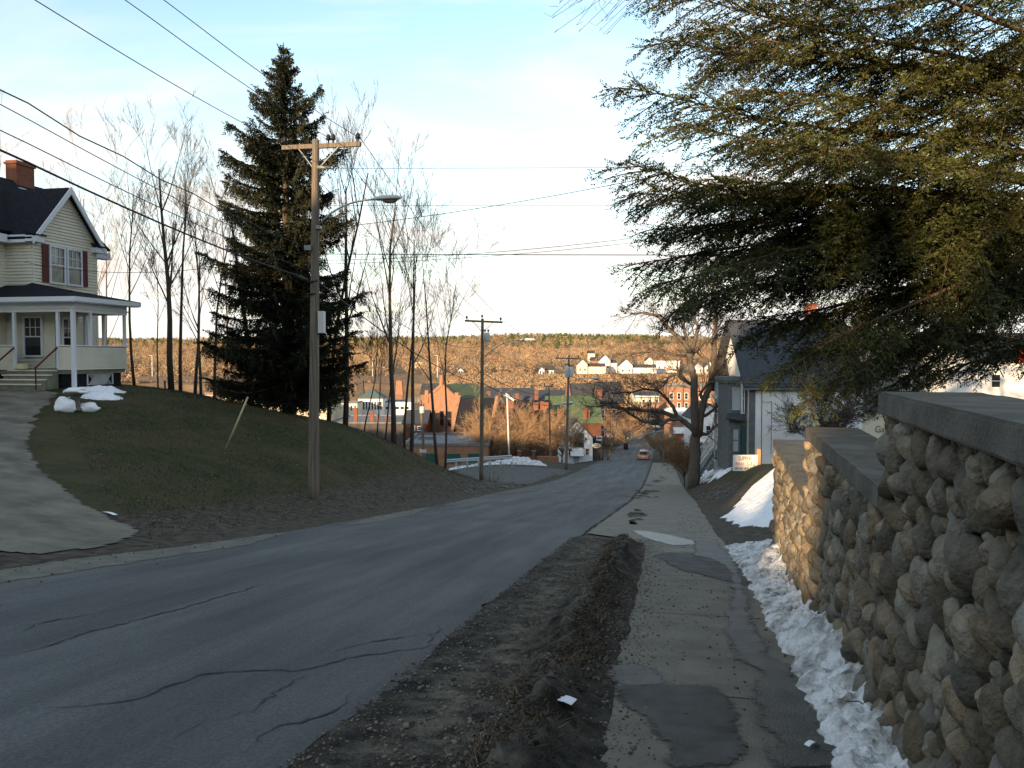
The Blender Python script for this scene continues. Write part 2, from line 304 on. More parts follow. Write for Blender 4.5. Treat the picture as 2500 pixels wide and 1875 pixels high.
# ================================================================= SETTING
def axis(*segs):
    r = []
    for a, b, st in segs: r += list(np.arange(a, b, st))
    r.append(segs[-1][1]); return np.array(r)
ta = axis((-120, -20, 10), (-20, 0, 2), (0, 20, .3), (20, 56, .5), (56, 130, 2), (130, 620, 7), (620, 1600, 25), (1600, 3600, 200))
la = axis((-3000, -800, 100), (-800, -200, 20), (-200, -60, 5), (-60, -26, 1.5), (-26, -8, .4), (-8, 7, .25), (7, 30, 1), (30, 100, 4), (100, 800, 20), (800, 3000, 100))
TT, LL = np.meshgrid(ta, la, indexing='ij'); GX, GY = XY(TT, LL); GZ = H(GX, GY)
def gridfaces(a, b):
    i = np.arange(a - 1)[:, None] * b + np.arange(b - 1)[None]; i = i.ravel(); return np.stack([i, i + 1, i + b + 1, i + b], 1)
c = np.zeros((TT.size, 3)); t_, l_ = TT.ravel(), LL.ravel()
lawnm = ss(-9.6, -12.5, l_) * ss(46, 40, t_) * (1 - ss(18, 8, t_) * .75); lawnm = np.maximum(lawnm, .75 * ss(2.5, 4, l_) * ss(10, 18, t_)); c[:, 0] = lawnm
c[:, 1] = ss(60, 95, GY.ravel()) * ss(8, 14, np.abs(l_ + 5)); c[:, 1] = np.maximum(c[:, 1], ss(230, 300, GY.ravel()))
rough = np.where((l_ < -8.2) & (t_ < 60) & (t_ > 0), 1., 0.) * np.array([fbm(x * .9, y * .9) for x, y in zip(GX.ravel(), GY.ravel())]) if False else 0
props(mesh_np('ground', np.stack([GX.ravel(), GY.ravel(), GZ.ravel()], 1), gridfaces(len(ta), len(la))[:, ::-1], MT['ground'], tint=c, attr='cover', smooth=True), kind='structure')
def sheet(name, m, l0, l1, t0, t1, step, nl, lift, wig=0., parent=None, wf=.8):
    ts = np.arange(t0, t1 + step, step); V = []
    for t in ts:
        a = l0(t) + wig * fbm(t * wf, 3.1) + wig * .5 * fbm(t * wf * 5, 9.); b = l1(t) + wig * fbm(t * wf, 7.7) + wig * .5 * fbm(t * wf * 5, 1.)
        for k in range(nl + 1): V.append((t, a + (b - a) * k / nl))
    V = np.array(V); x, y = XY(V[:, 0], V[:, 1]); z = H(x, y) + lift
    return mesh_np(name, np.stack([x, y, z], 1), gridfaces(len(ts), nl + 1)[:, ::-1], MT[m], parent, smooth=True)
RR = lambda t: float(np.interp(t, [0, 15, 36, 300], [-1.9, -1.88, -1.45, -1.3]))
RL = lambda t: float(np.interp(t, [-30, 9, 16, 27, 44, 60, 300], [-9.3, -8.5, -7.95, -7.9, -8.6, -8.6, -8.4]))
road = props(sheet('road', 'asphalt', RL, RR, -30, 300, .3, 10, .02, .12), kind='structure')
def plane_pts(pts, sc=1., ox=0., oy=0.): return [hit(ox + a / sc, oy + b / sc) for a, b in pts]
def resample(p, st, closed):
    out = []; n = len(p)
    for i in range(n if closed else n - 1):
        a, b = p[i], p[(i + 1) % n]; k = max(1, int((b - a).length / st))
        for j in range(k): out.append(a.lerp(b, j / k))
    if not closed: out.append(p[-1])
    return out
def patch(name, m, pts, lift, wig=.05, st=.05, sc=1., ox=0., oy=0., parent=None):
    p = resample(plane_pts(pts, sc, ox, oy), st, True)
    q = [Vector((a.x + wig * (fbm(a.x * 2.3, a.y * 2.3) + .45 * fbm(a.x * 13, a.y * 13)), a.y + wig * (1.5 * fbm(a.x * 2.3 + 9, a.y * 2.3) + .6 * fbm(a.x * 13 + 5, a.y * 13)), 0)) for a in p]
    fs = tessellate_polygon([q]); V = np.array([(a.x, a.y, 0) for a in q]); V[:, 2] = H(V[:, 0], V[:, 1]) + lift
    mb = MB(); mb.add(V.tolist(), [tuple(f) for f in fs]); o = mb.build(name, m, parent)
    bm = bmesh.new(); bm.from_mesh(o.data); bmesh.ops.recalc_face_normals(bm, faces=bm.faces)
    if sum(f.normal.z for f in bm.faces) < 0: bmesh.ops.reverse_faces(bm, faces=bm.faces)
    bm.to_mesh(o.data); bm.free(); return props(o, kind=None if parent else 'structure')
def gridpatch(name, m, pts, lift, st=.15):
    pl = plane_pts(pts); poly = np.array([(p.x, p.y) for p in pl]); t, l = TL(poly[:, 0], poly[:, 1])
    a = np.arange(t.min() - st, t.max() + st, st); b = np.arange(l.min() - st, l.max() + st, st); A, B = np.meshgrid(a, b, indexing='ij')
    wob = np.array([[fbm(p * 1.2, q * 1.2) for q in b] for p in a]) * .22
    ins = np.zeros(A.shape, bool); Aw = A + wob; Bw = B + wob[::-1, ::-1]; n = len(t)
    for i in range(n):
        t0, l0, t1, l1 = t[i], l[i], t[(i + 1) % n], l[(i + 1) % n]
        if abs(t1 - t0) < 1e-9: continue
        cr = ((t0 > Aw) != (t1 > Aw)) & (Bw < (l1 - l0) * (Aw - t0) / (t1 - t0) + l0); ins ^= cr
    x, y = XY(A, B); V = np.stack([x.ravel(), y.ravel(), (H(x, y) + lift).ravel()], 1); F = gridfaces(len(a), len(b))[:, ::-1]
    F = F[ins.ravel()[F].all(1)]; used = np.unique(F); mp_ = np.zeros(len(V), int); mp_[used] = np.arange(len(used))
    return props(mesh_np(name, V[used], mp_[F], MT[m], smooth=True), kind='structure')
def cracks(name, lines, w, sc, ox, oy, parent):
    mb = MB()
    for ln in lines:
        p = resample(plane_pts(ln, sc, ox, oy), .06, False); n = len(p); k0 = len(mb.v)
        for i, q in enumerate(p):
            d = p[min(i + 1, n - 1)] - p[max(i - 1, 0)]; s = Vector((-d.y, d.x, 0)).normalized(); ww = w * min(1, (i + .3) / 9, (n - i - .7) / 9) * (.25 + 1.5 * abs(fbm(q.x * 3, q.y * 3)) + .5 * random.random()); j = .07 * fbm(q.x * 2.5, q.y * 2.5) + .03 * fbm(q.x * 11, q.y * 11)
            for e in (-1, 1):
                x, y = q.x + s.x * (j + e * ww / 2), q.y + s.y * (j + e * ww / 2); mb.v.append((x, y, hz(x, y) + .026))
        mb.f += [(k0 + 2 * i, k0 + 2 * i + 1, k0 + 2 * i + 3, k0 + 2 * i + 2) for i in range(n - 1)]
    o = mb.build(name, 'crack', parent)
cracks('crack', [[(0, 640), (120, 605), (270, 548), (420, 505), (600, 460), (800, 410), (960, 365), (1100, 322), (1250, 275), (1350, 250)],
 [(210, 885), (480, 857), (700, 825), (860, 755), (980, 720), (1130, 700), (1300, 690), (1550, 687), (1740, 625), (1950, 600), (2110, 572), (2185, 580)],
 [(2195, 455), (2130, 500), (2110, 572)], [(2120, 510), (1980, 520), (1830, 555), (1700, 580), (1580, 612)], [(1540, 705), (1430, 755), (1300, 845), (1180, 905), (1070, 945)],
 [(1780, 800), (1690, 840), (1560, 925), (1400, 975), (1300, 1020), (1290, 1060), (1215, 1110)], [(1025, 930), (920, 990), (855, 1030)], [(80, 500), (190, 465), (330, 430), (520, 400)], [(1120, 1110), (1060, 1150)],
 [(2330, 220), (2500, 235), (2650, 245)]], .026, 2.011, 0, 1300, road)
patch('road_sand', 'sand', [(-40, 1405), (0, 1397), (150, 1372), (330, 1351), (500, 1331), (640, 1309), (705, 1302), (600, 1334), (400, 1364), (200, 1397), (0, 1427), (-40, 1434)], .026)
patch('road_sand', 'sand', [(835, 1284), (920, 1263), (1000, 1247), (1053, 1240), (1000, 1259), (900, 1279)], .026)
patch('road_marking', 'ice', [(1553, 1062), (1622, 1050), (1622, 1051.6), (1553, 1063.6)], .03, wig=0, st=1)
gridpatch('driveway', 'drive', [(-330, 945), (0, 950), (100, 952), (147, 960), (113, 995), (80, 1040), (73, 1062), (80, 1100), (113, 1153), (180, 1210), (260, 1262), (362, 1300), (290, 1325), (265, 1335), (200, 1340), (130, 1358), (60, 1357), (0, 1350), (-330, 1345)], .02, .1)
gridpatch('side_street', 'patch', [(1186, 1183), (1240, 1193), (1330, 1172), (1410, 1150), (1330, 1143), (1270, 1138), (1180, 1138), (1100, 1139), (1095, 1146), (1150, 1164)], .022, .25)
side = props(sheet('sidewalk', 'concrete', lambda t: float(np.interp(t, [0, 15.2, 17.5, 18.5, 36, 110], [-.35, -.28, -.6, -1.7, -1.3, -1.15])), lambda t: float(np.interp(t, [0, 4, 12, 19, 40, 110], [1.25, 1.25, 1.5, 1.3, 1.6, 1.6])), -12, 110, .3, 4, .03, .07), kind='structure')
mbj = MB()
for t in np.arange(2.6, 60, 3.1):
    p = [XY(t + q, l) for q in (-.008, .008) for l in (-.28, 1.3)]; mbj.quad(*[(*p[i], hz(*p[i]) + .034) for i in (0, 1, 3, 2)])
mbj.build('joint', 'crack', side)
def sdist(poly, A, B):
    D = np.full(A.shape, 1e9); ins = np.zeros(A.shape, bool); n = len(poly)
    for i in range(n):
        p, q = poly[i], poly[(i + 1) % n]; e = q - p; k = np.clip(((A - p[0]) * e[0] + (B - p[1]) * e[1]) / (e @ e + 1e-9), 0, 1); D = np.minimum(D, np.hypot(A - p[0] - k * e[0], B - p[1] - k * e[1]))
        if abs(e[1]) > 1e-9: ins ^= ((p[1] > B) != (q[1] > B)) & (A < e[0] * (B - p[1]) / e[1] + p[0])
    return np.where(ins, D, -D)
def stain_mat(m):
    T = MT[m].copy(); T.name = m + '_feathered'; t = T.node_tree; b = t.nodes['Principled BSDF']; src = b.inputs['Base Color'].links[0].from_socket
    at = t.nodes.new('ShaderNodeAttribute'); at.attribute_name = 'edge'; tcn = t.nodes.new('ShaderNodeTexCoord'); nn = t.nodes.new('ShaderNodeTexNoise'); nn.inputs['Scale'].default_value = 16; nn.inputs['Detail'].default_value = 8; nn.inputs['Roughness'].default_value = .7; t.links.new(tcn.outputs['Object'], nn.inputs['Vector'])
    f = nmath('MULTIPLY', nmath('SUBTRACT', nmath('ADD', at.outputs['Fac'], nmath('MULTIPLY', nmath('SUBTRACT', nn.outputs[0], .5, T=t), 1.6, T=t), T=t), .30, T=t), 2.6, clamp=True, T=t)
    tr = t.nodes.new('ShaderNodeBsdfTransparent'); mx = t.nodes.new('ShaderNodeMixShader'); out = t.nodes['Material Output']; t.links.new(f, mx.inputs[0]); t.links.new(tr.outputs[0], mx.inputs[1]); t.links.new(b.outputs[0], mx.inputs[2]); t.links.new(mx.outputs[0], out.inputs[0]); return T
SM = {}
def stain(name, m, pts, lift, sc=1., ox=0., oy=0., st=.035):
    pl = plane_pts(pts, sc, ox, oy); poly = np.array([(p.x, p.y) for p in pl]); x0, y0 = poly.min(0) - .15; x1, y1 = poly.max(0) + .15
    a = np.arange(x0, x1, st); b = np.arange(y0, y1, st); A, B = np.meshgrid(a, b, indexing='ij'); sd = sdist(poly, A, B) + .05 * np.array([[fbm(u * 2.5, v * 2.5) for v in b] for u in a])
    V = np.stack([A.ravel(), B.ravel(), H(A, B).ravel() + lift], 1); F = gridfaces(len(a), len(b))[:, ::-1]; F = F[(sd.ravel()[F] > -.11).any(1)]; used = np.unique(F); mp_ = np.zeros(len(V), int); mp_[used] = np.arange(len(used))
    if m not in SM: SM[m] = stain_mat(m)
    o = mesh_np(name, V[used], mp_[F], SM[m], tint=ss(-.11, .10, sd.ravel()[used]), attr='edge', smooth=True)
    if sum(p.normal.z for p in o.data.polygons[:50]) < 0: o.data.flip_normals()
    return props(o, kind='structure')
PC = dict(sc=2.288, ox=900, oy=1150)
stain('sidewalk_patch', 'patch', [(1400, 1230), (1480, 1230), (1700, 1225), (1900, 1235), (1985, 1290), (2030, 1370), (2059, 1560), (2065, 1690), (1690, 1690), (1680, 1580), (1600, 1480), (1500, 1380), (1420, 1290)], .040, **PC)
stain('wet_patch', 'wet', [(1340, 1110), (1460, 1095), (1560, 1115), (1620, 1150), (1640, 1210), (1480, 1228), (1410, 1215), (1360, 1170)], .036, **PC)
stain('sidewalk_patch', 'patch', [(1590, 480), (1680, 465), (1800, 470), (1900, 500), (2120, 520), (2120, 660), (1970, 620), (1850, 585), (1760, 575), (1650, 510)], .038, **PC)
stain('ice', 'ice', [(1470, 340), (1560, 345), (1680, 365), (1800, 395), (1840, 420), (1700, 425), (1600, 400), (1520, 370)], .040, **PC)
stain('wet_patch', 'wet', [(-5, 740), (60, 750), (150, 800), (160, 900), (130, 1080), (190, 1200), (290, 1255), (250, 1370), (290, 1440), (290, 1500), (370, 1580), (320, 1600), (345, 1680), (640, 1680), (480, 1350), (400, 1240), (310, 1180), (240, 1050), (210, 900), (170, 770), (90, 680), (-5, 670)], .044, sc=1.794, ox=1700, oy=950)
# muddy verge with its ploughed ridge
ts = np.arange(-4, 18, .05); ls = np.linspace(-2.0, -.22, 44); VV = []
for t in ts:
    for l in ls:
        e = min(1, max(0, (l + 2.0) / .25)) * min(1, max(0, (-.22 - l) / .15)) * float(ss(17.9, 16.6, t + .4 * fbm(l * 2, t))); cen = -.74 + .08 * math.sin(t * .6)
        rg = math.exp(-((l - cen) / .21) ** 2) * .17 * float(ss(17.2, 15.5, t)) + math.exp(-((l + .75) / .3) ** 2) * .10 * float(ss(17, 19, t)) * max(0, math.sin(t * .9) - .2)
        n1 = fbm(t * 2.2, l * 2.2); n2 = fbm(t * 9, l * 9, 4.); h = rg * (1 + .5 * n1 + .38 * n2) + e * (.012 + .026 * abs(n1) + .016 * n2 + .012 * fbm(t * 26, l * 26, 2.))
        VV.append((t, l, max(h, -.05) if e > 0 else -.03))
VV = np.array(VV); x, y = XY(VV[:, 0], VV[:, 1])
props(mesh_np('verge', np.stack([x, y, H(x, y) + VV[:, 2] + .012], 1), gridfaces(len(ts), len(ls))[:, ::-1], MT['mud'], tint=np.clip(.6 + .9 * np.exp(-((VV[:, 1] + 1.35) / .25) ** 2) + 1.0 * np.exp(-((VV[:, 1] + .78) / .14) ** 2) + .5 * np.array([fbm(a * 1.1, b * 2.2, 8.) for a, b in VV[:, :2]]), .35, 2.4), smooth=True), kind='structure')
def blades(name, base, hgt, wid, m, tint, lean=.5):
    n = len(base); a = rng.uniform(0, 2 * math.pi, n); b = rng.uniform(0, 2 * math.pi, n); le = rng.uniform(0, lean, n) * hgt
    d = np.stack([np.cos(a), np.sin(a), 0 * a], 1) * (wid / 2)[:, None]; tip = base + np.stack([np.cos(b) * le, np.sin(b) * le, hgt], 1)
    V = np.concatenate([base - d, base + d, tip], 0); F = np.stack([np.arange(n), np.arange(n) + n, np.arange(n) + 2 * n], 1)
    return mesh_np(name, V, F, m, tint=np.concatenate([tint] * 3))
n = 22000; t = rng.uniform(.5, 16.8, n); l = -.76 + .08 * np.sin(t * .6) + rng.normal(0, .16, n); keep = np.array([fbm(a * 1.3, b * 1.3, 5.) for a, b in zip(t, l)]) > .0; t, l = t[keep], l[keep]
x, y = XY(t, l); base = np.stack([x, y, H(x, y) + .03 + .12 * np.exp(-((l + .76) / .21) ** 2)], 1)
props(blades('dead_grass', base, rng.uniform(.02, .09, len(t)), rng.uniform(.004, .009, len(t)), MT['straw'], rng.uniform(.25, 1.2, len(t)), 2.4), 'matted dead grass on the muddy ridge between road and sidewalk', 'grass', kind='stuff')
n = 100000; t = rng.uniform(10, 47, n); l = rng.uniform(-26, -9.2, n); x, y = XY(t, l)
keep = (rng.uniform(0, 1, n) < .35 + .65 * ss(-9.5, -12, l)) & ~((t < 29) & (l < -9.8 - (t - 13.5) * 1.0)); x, y, n = x[keep], y[keep], int(keep.sum())
gi = np.array([fbm(a * .35, b * .35) for a, b in zip(x, y)]); tc_ = np.stack([rng.uniform(.5, 1.2, n), np.clip(.85 + gi * .6, .5, 1.2) * rng.uniform(.7, 1.1, n), rng.uniform(.4, 1., n)], 1)
props(blades('grass', np.stack([x, y, H(x, y) - .01], 1), rng.uniform(.03, .11, n), rng.uniform(.008, .02, n), MT['grass'], tc_, 1.2), 'short dull lawn grass and leaf litter on the sloping bank', 'grass', kind='stuff')
bmi = bmesh.new(); bmesh.ops.create_icosphere(bmi, subdivisions=1, radius=1); I1V = np.array([v.co for v in bmi.verts]); I1F = np.array([[v.index for v in f.verts] for f in bmi.faces]); bmi.free()
MT['grit'] = mat('grit', (.12, .105, .085), tint=True)
def grit(name, label, t, l, r, tint, lift=0.):
    n = len(t); x, y = XY(t, l); z = H(x, y) + .02 + lift; V = (I1V[None] * (1 + rng.uniform(-.5, .4, (n, len(I1V), 1)))) * np.minimum(r, .02)[:, None, None] * np.array([1, 1, .7]) + np.stack([x, y, z], 1)[:, None]
    props(mesh_np(name, V.reshape(-1, 3), (I1F[None] + np.arange(n)[:, None, None] * len(I1V)).reshape(-1, 3), MT['grit'], tint=np.repeat(tint, len(I1V), 0)), label, 'gravel', kind='stuff')
n = 24000; t = rng.uniform(1.8, 17.5, n) ** 1.0; l = np.where(rng.uniform(0, 1, n) < .6, rng.uniform(-1.95, -.95, n), rng.normal(-.45, .3, n)); b = rng.uniform(.3, 1.9, n)
grit('gravel', 'loose grit and gravel along the muddy verge and sidewalk edge', t, l, rng.exponential(.0033, n) + .0025, np.stack([b, b * .97, b * .92], 1), np.exp(-((l + .76) / .21) ** 2) * rng.uniform(.1, .2, n) * (t < 16) + .012)
n = 15000; t = rng.uniform(1.5, 16.6, n); l = -.75 + .08 * np.sin(t * .6) + rng.normal(0, .17, n); b = rng.uniform(.1, .62, n)
grit('gravel', 'dark clods and crumbs of dirt heaped on the verge ridge', t, l, rng.exponential(.004, n) + .004, np.stack([b, b * .9, b * .78], 1), np.exp(-((l + .75) / .21) ** 2) * rng.uniform(.12, .22, n) + .005)
n = 2600; t = rng.uniform(1.8, 30, n); l = np.where(rng.uniform(0, 1, n) < .5, rng.normal(-8.1, .5, n), rng.uniform(.4, 1.5, n)); b = rng.uniform(.3, 1.6, n)
grit('gravel', 'scattered grit on the sidewalk and along the far road edge', t, l, rng.exponential(.004, n) + .003, np.stack([b, b * .96, b * .9], 1), .015)
n = 9000; t = rng.uniform(10, 46, n); l = rng.uniform(-25, -9.2, n); k = ~((t < 29) & (l < -9.8 - (t - 13.5) * 1.0)) & (np.array([fbm(p_ * .7, q_ * .7, 3.) for p_, q_ in zip(t, l)]) > .08); t, l = t[k], l[k]; n = len(t); x, y = XY(t, l); a = rng.uniform(0, 6.28, n); sz = rng.uniform(.02, .05, n); c0 = np.stack([x, y, H(x, y) + .03], 1); d1 = np.stack([np.cos(a), np.sin(a), rng.normal(0, .3, n)], 1) * sz[:, None]; d2 = np.stack([-np.sin(a), np.cos(a), rng.normal(0, .3, n)], 1) * (sz * .6)[:, None]; b = rng.uniform(.25, .9, n)
props(mesh_np('leaf_litter', np.stack([c0 - d1, c0 + d2, c0 + d1, c0 - d2], 1).reshape(-1, 3), np.arange(n * 4).reshape(-1, 4), MT['straw'], tint=np.repeat(b, 4)), 'brown fallen leaves scattered over the lawn bank', 'leaf litter', kind='stuff')
props(mesh_np('river', np.array([(-900, 330, -20.2), (900, 330, -20.2), (900, 500, -20.2), (-900, 500, -20.2)]), np.array([[0, 1, 2, 3]]), MT['water']), kind='structure')
# unseen ridge added behind the viewer, crest shaped to block the low sun
vv = np.concatenate([np.arange(-300, -14, .4), np.arange(-14, 8, .1), np.arange(8, 300, .8)]); top = np.interp(vv, [-300, -62, -58, -43.5, -42, -31, -30, -14, -13, -10, -9.9, -8.8, -8.7, -8.1, -8, -5.2, -5.1, -3.5, -3.4, -2.85, -2.75, -1.35, -1.2, 3, 6, 300], [14, 14, 11.5, 11.5, 20.5, 20.5, 15.5, 15.5, 19, 19, 8.9, 8.9, 19, 19, 7, 7, 18.5, 18.5, 7.9, 7.9, 6.65, 6.65, 10.9, 10.9, 18, 22])
top = top + np.array([fbm(v * .5, 2.) * .9 + fbm(v * 2.1, 5.) * .5 for v in vv]) * np.where(top > 9.5, 1, .15) + np.where((vv > -1.4) & (vv < 4), np.array([fbm(v * .9, 7.) * 2.6 + fbm(v * 3.3, 1.) * 1.2 for v in vv]), 0); nx, ny = .866, -.5; ux, uy = SUNU.x, SUNU.y; V = []
for v, h in zip(vv, top):
    for du, z in ((-20, -3), (-4, h * .8), (0, h), (4, h * .75), (12, -3)): V.append((nx * v + ux * (-45 + du), ny * v + uy * (-45 + du), z))
F_ = gridfaces(len(vv), 5)
for v0, v1, h0, h1 in ((-10.1, -8.6, 10.5, 19.5), (-8.2, -5., 9.1, 19.5), (-3.6, -1.3, 9.0, 10.6)):      # unseen boxes added across the gaps to cut off sun
    k = len(V)
    for v in (v0, v1):
        for du in (-2, 2):
            for z in (h0, h1): V.append((nx * v + ux * (-45 + du), ny * v + uy * (-45 + du), z))
    F_ = np.concatenate([F_, np.array([(0, 1, 3, 2), (4, 6, 7, 5), (0, 2, 6, 4), (1, 5, 7, 3), (0, 4, 5, 1), (2, 3, 7, 6)]) + k])
props(mesh_np('sun_blocker', np.array(V), F_, MT['blocker_green']), kind='structure')
# ================================================================= COBBLESTONE WALL
WA = hit(2192, 1875); WBp = hit(1885, 1356); wd = Vector((WBp.x - WA.x, WBp.y - WA.y, 0)).normalized(); wn = Vector((-wd.y, wd.x, 0))   # wn faces the pavement
def wpt(s, off=0.): return Vector((WA.x, WA.y, 0)) + wd * s + wn * off      # s along the wall from WA
def s_of(px, off=0.):     # distance along the wall where its face meets the viewing column px
    k = (px - 1250) / FPX; o = wpt(0, off); return (k * o.y - o.x) / (wd.x - k * wd.y)
wall = thing('cobblestone_wall', 'stepped cobblestone retaining wall with concrete caps beside the sidewalk', 'wall', (WA.x, WA.y, WA.z))
def loc(v): return (v[0] - WA.x, v[1] - WA.y, v[2] - WA.z)
bmi = bmesh.new(); bmesh.ops.create_icosphere(bmi, subdivisions=3, radius=1); ICO_V = np.array([v.co for v in bmi.verts]); ICO_F = np.array([[v.index for v in f.verts] for f in bmi.faces]); bmi.free()
bmi = bmesh.new(); bmesh.ops.create_icosphere(bmi, subdivisions=2, radius=1); ICO2_V = np.array([v.co for v in bmi.verts]); ICO2_F = np.array([[v.index for v in f.verts] for f in bmi.faces]); bmi.free()
E1 = s_of(2180); E2 = s_of(1985); E3 = s_of(1900)
yE = [wpt(e).y for e in (E1, E2, E3)]
tops = [ray(2153, 957)[1] * yE[0], ray(1965, 1043)[1] * yE[1], ray(1882, 1073)[1] * yE[2]]
segs = [(-6.5, E1, tops[0]), (E1, E2, tops[1]), (E2, E3, tops[2])]
CAPT = .135; THK = .42
for gi, (s0, s1, zt) in enumerate(segs):
    zc = zt - CAPT; mb = MB()
    vis0 = max(s0, -2.6); step = .3; k = int((s1 - vis0) / step) + 1; ss_ = np.linspace(vis0, s1, k + 1)
    for a, b in zip(ss_[:-1], ss_[1:]):
        zb0, zb1 = [float(hz(*wpt(q).xy)) - .35 for q in (a, b)]
        pts = [wpt(a, -.03), wpt(b, -.03), wpt(b, -THK), wpt(a, -THK)]; zb = [zb0, zb1, zb1, zb0]
        vs = [loc((p.x, p.y, z)) for p, z in zip(pts, zb)] + [loc((p.x, p.y, zc)) for p in pts]
        mb.add(vs, [(3, 2, 1, 0), (4, 5, 6, 7), (0, 1, 5, 4), (2, 3, 7, 6)] + ([(3, 0, 4, 7)] if a == ss_[0] else []) + ([(1, 2, 6, 5)] if b == ss_[-1] else []))
    mb.build('mortar_core', 'mortar', wall)
    # cobbles packed over the face
    zlo = min(float(hz(*wpt(q).xy)) for q in (vis0, s1)) - .25; area = (s1 - vis0) * (zc - zlo); stones = []; cell = {}
    for r_lo, r_hi, tries, sep in ((.085, .11, 1400, .84), (.06, .084, 7000, .82), (.04, .056, 15000, .82), (.024, .034, 12000, .84)):
        for _ in range(int(tries * area / 9)):
            r = random.uniform(r_lo, r_hi); s = random.uniform(vis0 + .02, s1 - r * .3); z = random.uniform(zlo, zc - r * .55)
            if z < float(Rz(4 + s)) - .6: continue
            ci, cj = int(s / .28 + 200), int(z / .28 + 200); ok = True
            for a in (-1, 0, 1):
                for b in (-1, 0, 1):
                    for (s2, z2, r2) in cell.get((ci + a, cj + b), ()):
                        if (s - s2) ** 2 + (z - z2) ** 2 < (sep * (r + r2)) ** 2: ok = False; break
                    if not ok: break
                if not ok: break
            if ok: cell.setdefault((ci, cj), []).append((s, z, r)); stones.append((s, z, r))
    IV, IF = (ICO_V, ICO_F) if gi < 2 else (ICO2_V, ICO2_F); VV = []; FF = []; TI = []; m = 0
    for s, z, r in stones:
        asp = random.uniform(1.05, 1.6); th = random.gauss(1.1, .65); fl = random.uniform(.7, 1.05)
        w = IV * np.array([asp, 1 / asp ** .6, 1]); sd = rng.uniform(-9, 9, 3)
        for _k in range(4):
            pn = rng.normal(0, 1, 3); pn /= np.linalg.norm(pn); ex = np.maximum(w @ pn - rng.uniform(.66, .92), 0); w = w - ex[:, None] * pn * .7
        w = w * (1 + .13 * np.sin(IV @ np.array([2.1, 1.3, -1.7]) + sd[0])[:, None] + .08 * np.sin(IV @ np.array([-3.4, 2.9, 2.1]) * 1.2 + sd[1])[:, None] + .04 * np.sin(IV @ np.array([5, -6, 4.]) + sd[2])[:, None])
        cs, sn = math.cos(th), math.sin(th); e1 = w[:, 0] * cs - w[:, 1] * sn; e2 = w[:, 0] * sn + w[:, 1] * cs; e3 = w[:, 2] * fl
        p = np.array(wpt(s, -.02 + r * fl * random.uniform(.05, .5)))[None] + (e1 * r)[:, None] * np.array(wd) + (e3 * r)[:, None] * np.array(wn); p[:, 2] = z + e2 * r
        p[:, 2] = np.minimum(p[:, 2], zc - .004)
        VV.append(p - np.array([WA.x, WA.y, WA.z])); FF.append(IF + m); m += len(IV)
        b = random.uniform(.45, 1.4); q = random.uniform(-.10, .10); TI.append(np.tile([b * (1 + q), b, b * (1 - q * 1.3)], (len(IV), 1)))
    mesh_np('stonework', np.concatenate(VV), np.concatenate(FF), MT['stone'], wall, tint=np.concatenate(TI), smooth=True)
    bm = bmesh.new(); cs = np.linspace(max(s0, -2.9) + .0, s1 + .05, max(6, int((s1 - s0) * 6))); ring = []
    for q in cs:
        row = []
        for off, z in ((.07, zc), (.07, zt), (-THK - .06, zt), (-THK - .06, zc)):
            p = wpt(q, off + .003 * fbm(q * 3, off * 9)); row.append(bm.verts.new(loc((p.x, p.y, z + .003 * fbm(q * 4, z * 7 + off)))))
        ring.append(row)
    for a, b in zip(ring[:-1], ring[1:]):
        for i in range(4): bm.faces.new((a[i], a[(i + 1) % 4], b[(i + 1) % 4], b[i]))
    bm.faces.new(ring[0][::-1]); bm.faces.new(ring[-1]); bmesh.ops.recalc_face_normals(bm, faces=bm.faces)
    bmesh.ops.bevel(bm, geom=[e for e in bm.edges if e.is_manifold and e.calc_face_angle(0) > .8], offset=.014, segments=2, affect='EDGES')
    me = bpy.data.meshes.new('coping'); bm.to_mesh(me); bm.free(); me.materials.append(MT['cap']); o = bpy.data.objects.new('coping', me); COL.objects.link(o); o.parent = wall
# ---------------------------------------------------------------- snow
def snow_grid(name, label, s_list, left, right, hfun, m='dsnow', ds=.035, n=34, cat='snow bank'):
    a = np.arange(s_list[0], s_list[1], ds); V = []
    for q in a:
        lo, hi = left(q), right(q)
        for k in range(n + 1):
            f = k / n; l = lo + (hi - lo) * f; x, y = XY(q, l); h = hfun(q, f)
            edge = min(1, f / .12) if f < .5 else min(1, (1 - f) / .02) if name != 'snow_bank' else 1
            h = h * (1 + .45 * fbm(x * 2.5, y * 2.5)) + .032 * fbm(x * 7, y * 7, 3.) + .030 * fbm(x * 20, y * 20, 3.); V.append((x, y, hz(x, y) + max(-.08, h * edge - (.03 if f < .06 else 0))))
    return props(mesh_np(name, np.array(V), gridfaces(len(a), n + 1)[:, ::-1], MT[m], smooth=True), label, cat)
sl = [TL(*hit(px, py).xy) for px, py in ((2030, 1900), (2000, 1850), (1955, 1700), (1925, 1610), (1900, 1600), (1860, 1520), (1825, 1440), (1790, 1380), (1752, 1334))]
sl.sort(); SLt = [a for a, b in sl]; SLl = [b for a, b in sl]
wl = lambda q: float(np.interp(q, [TL(*WA.xy)[0], TL(*WBp.xy)[0]], [TL(*WA.xy)[1], TL(*WBp.xy)[1]]))
T3 = TL(*wpt(E3).xy)[0]
snow_grid('snow_bank', 'long crusted dirty snow bank lying against the foot of the cobblestone wall', (1.5, 17.4),
 lambda q: float(np.interp(q, SLt, SLl)) + .10 * fbm(q * 1.6, 4.) + .05 * fbm(q * 6, 4.) + (.0 if q < 16.8 else (q - 16.8) * .9),
 lambda q: (wl(q) + .06) if q < T3 else wl(T3) + .45, lambda q, f: (.34 + .08 * math.sin(q * 1.1)) * f ** .8 * float(ss(17.6, 16.2, q)) * (float(ss(1.05, .8, f)) if q > T3 else 1))
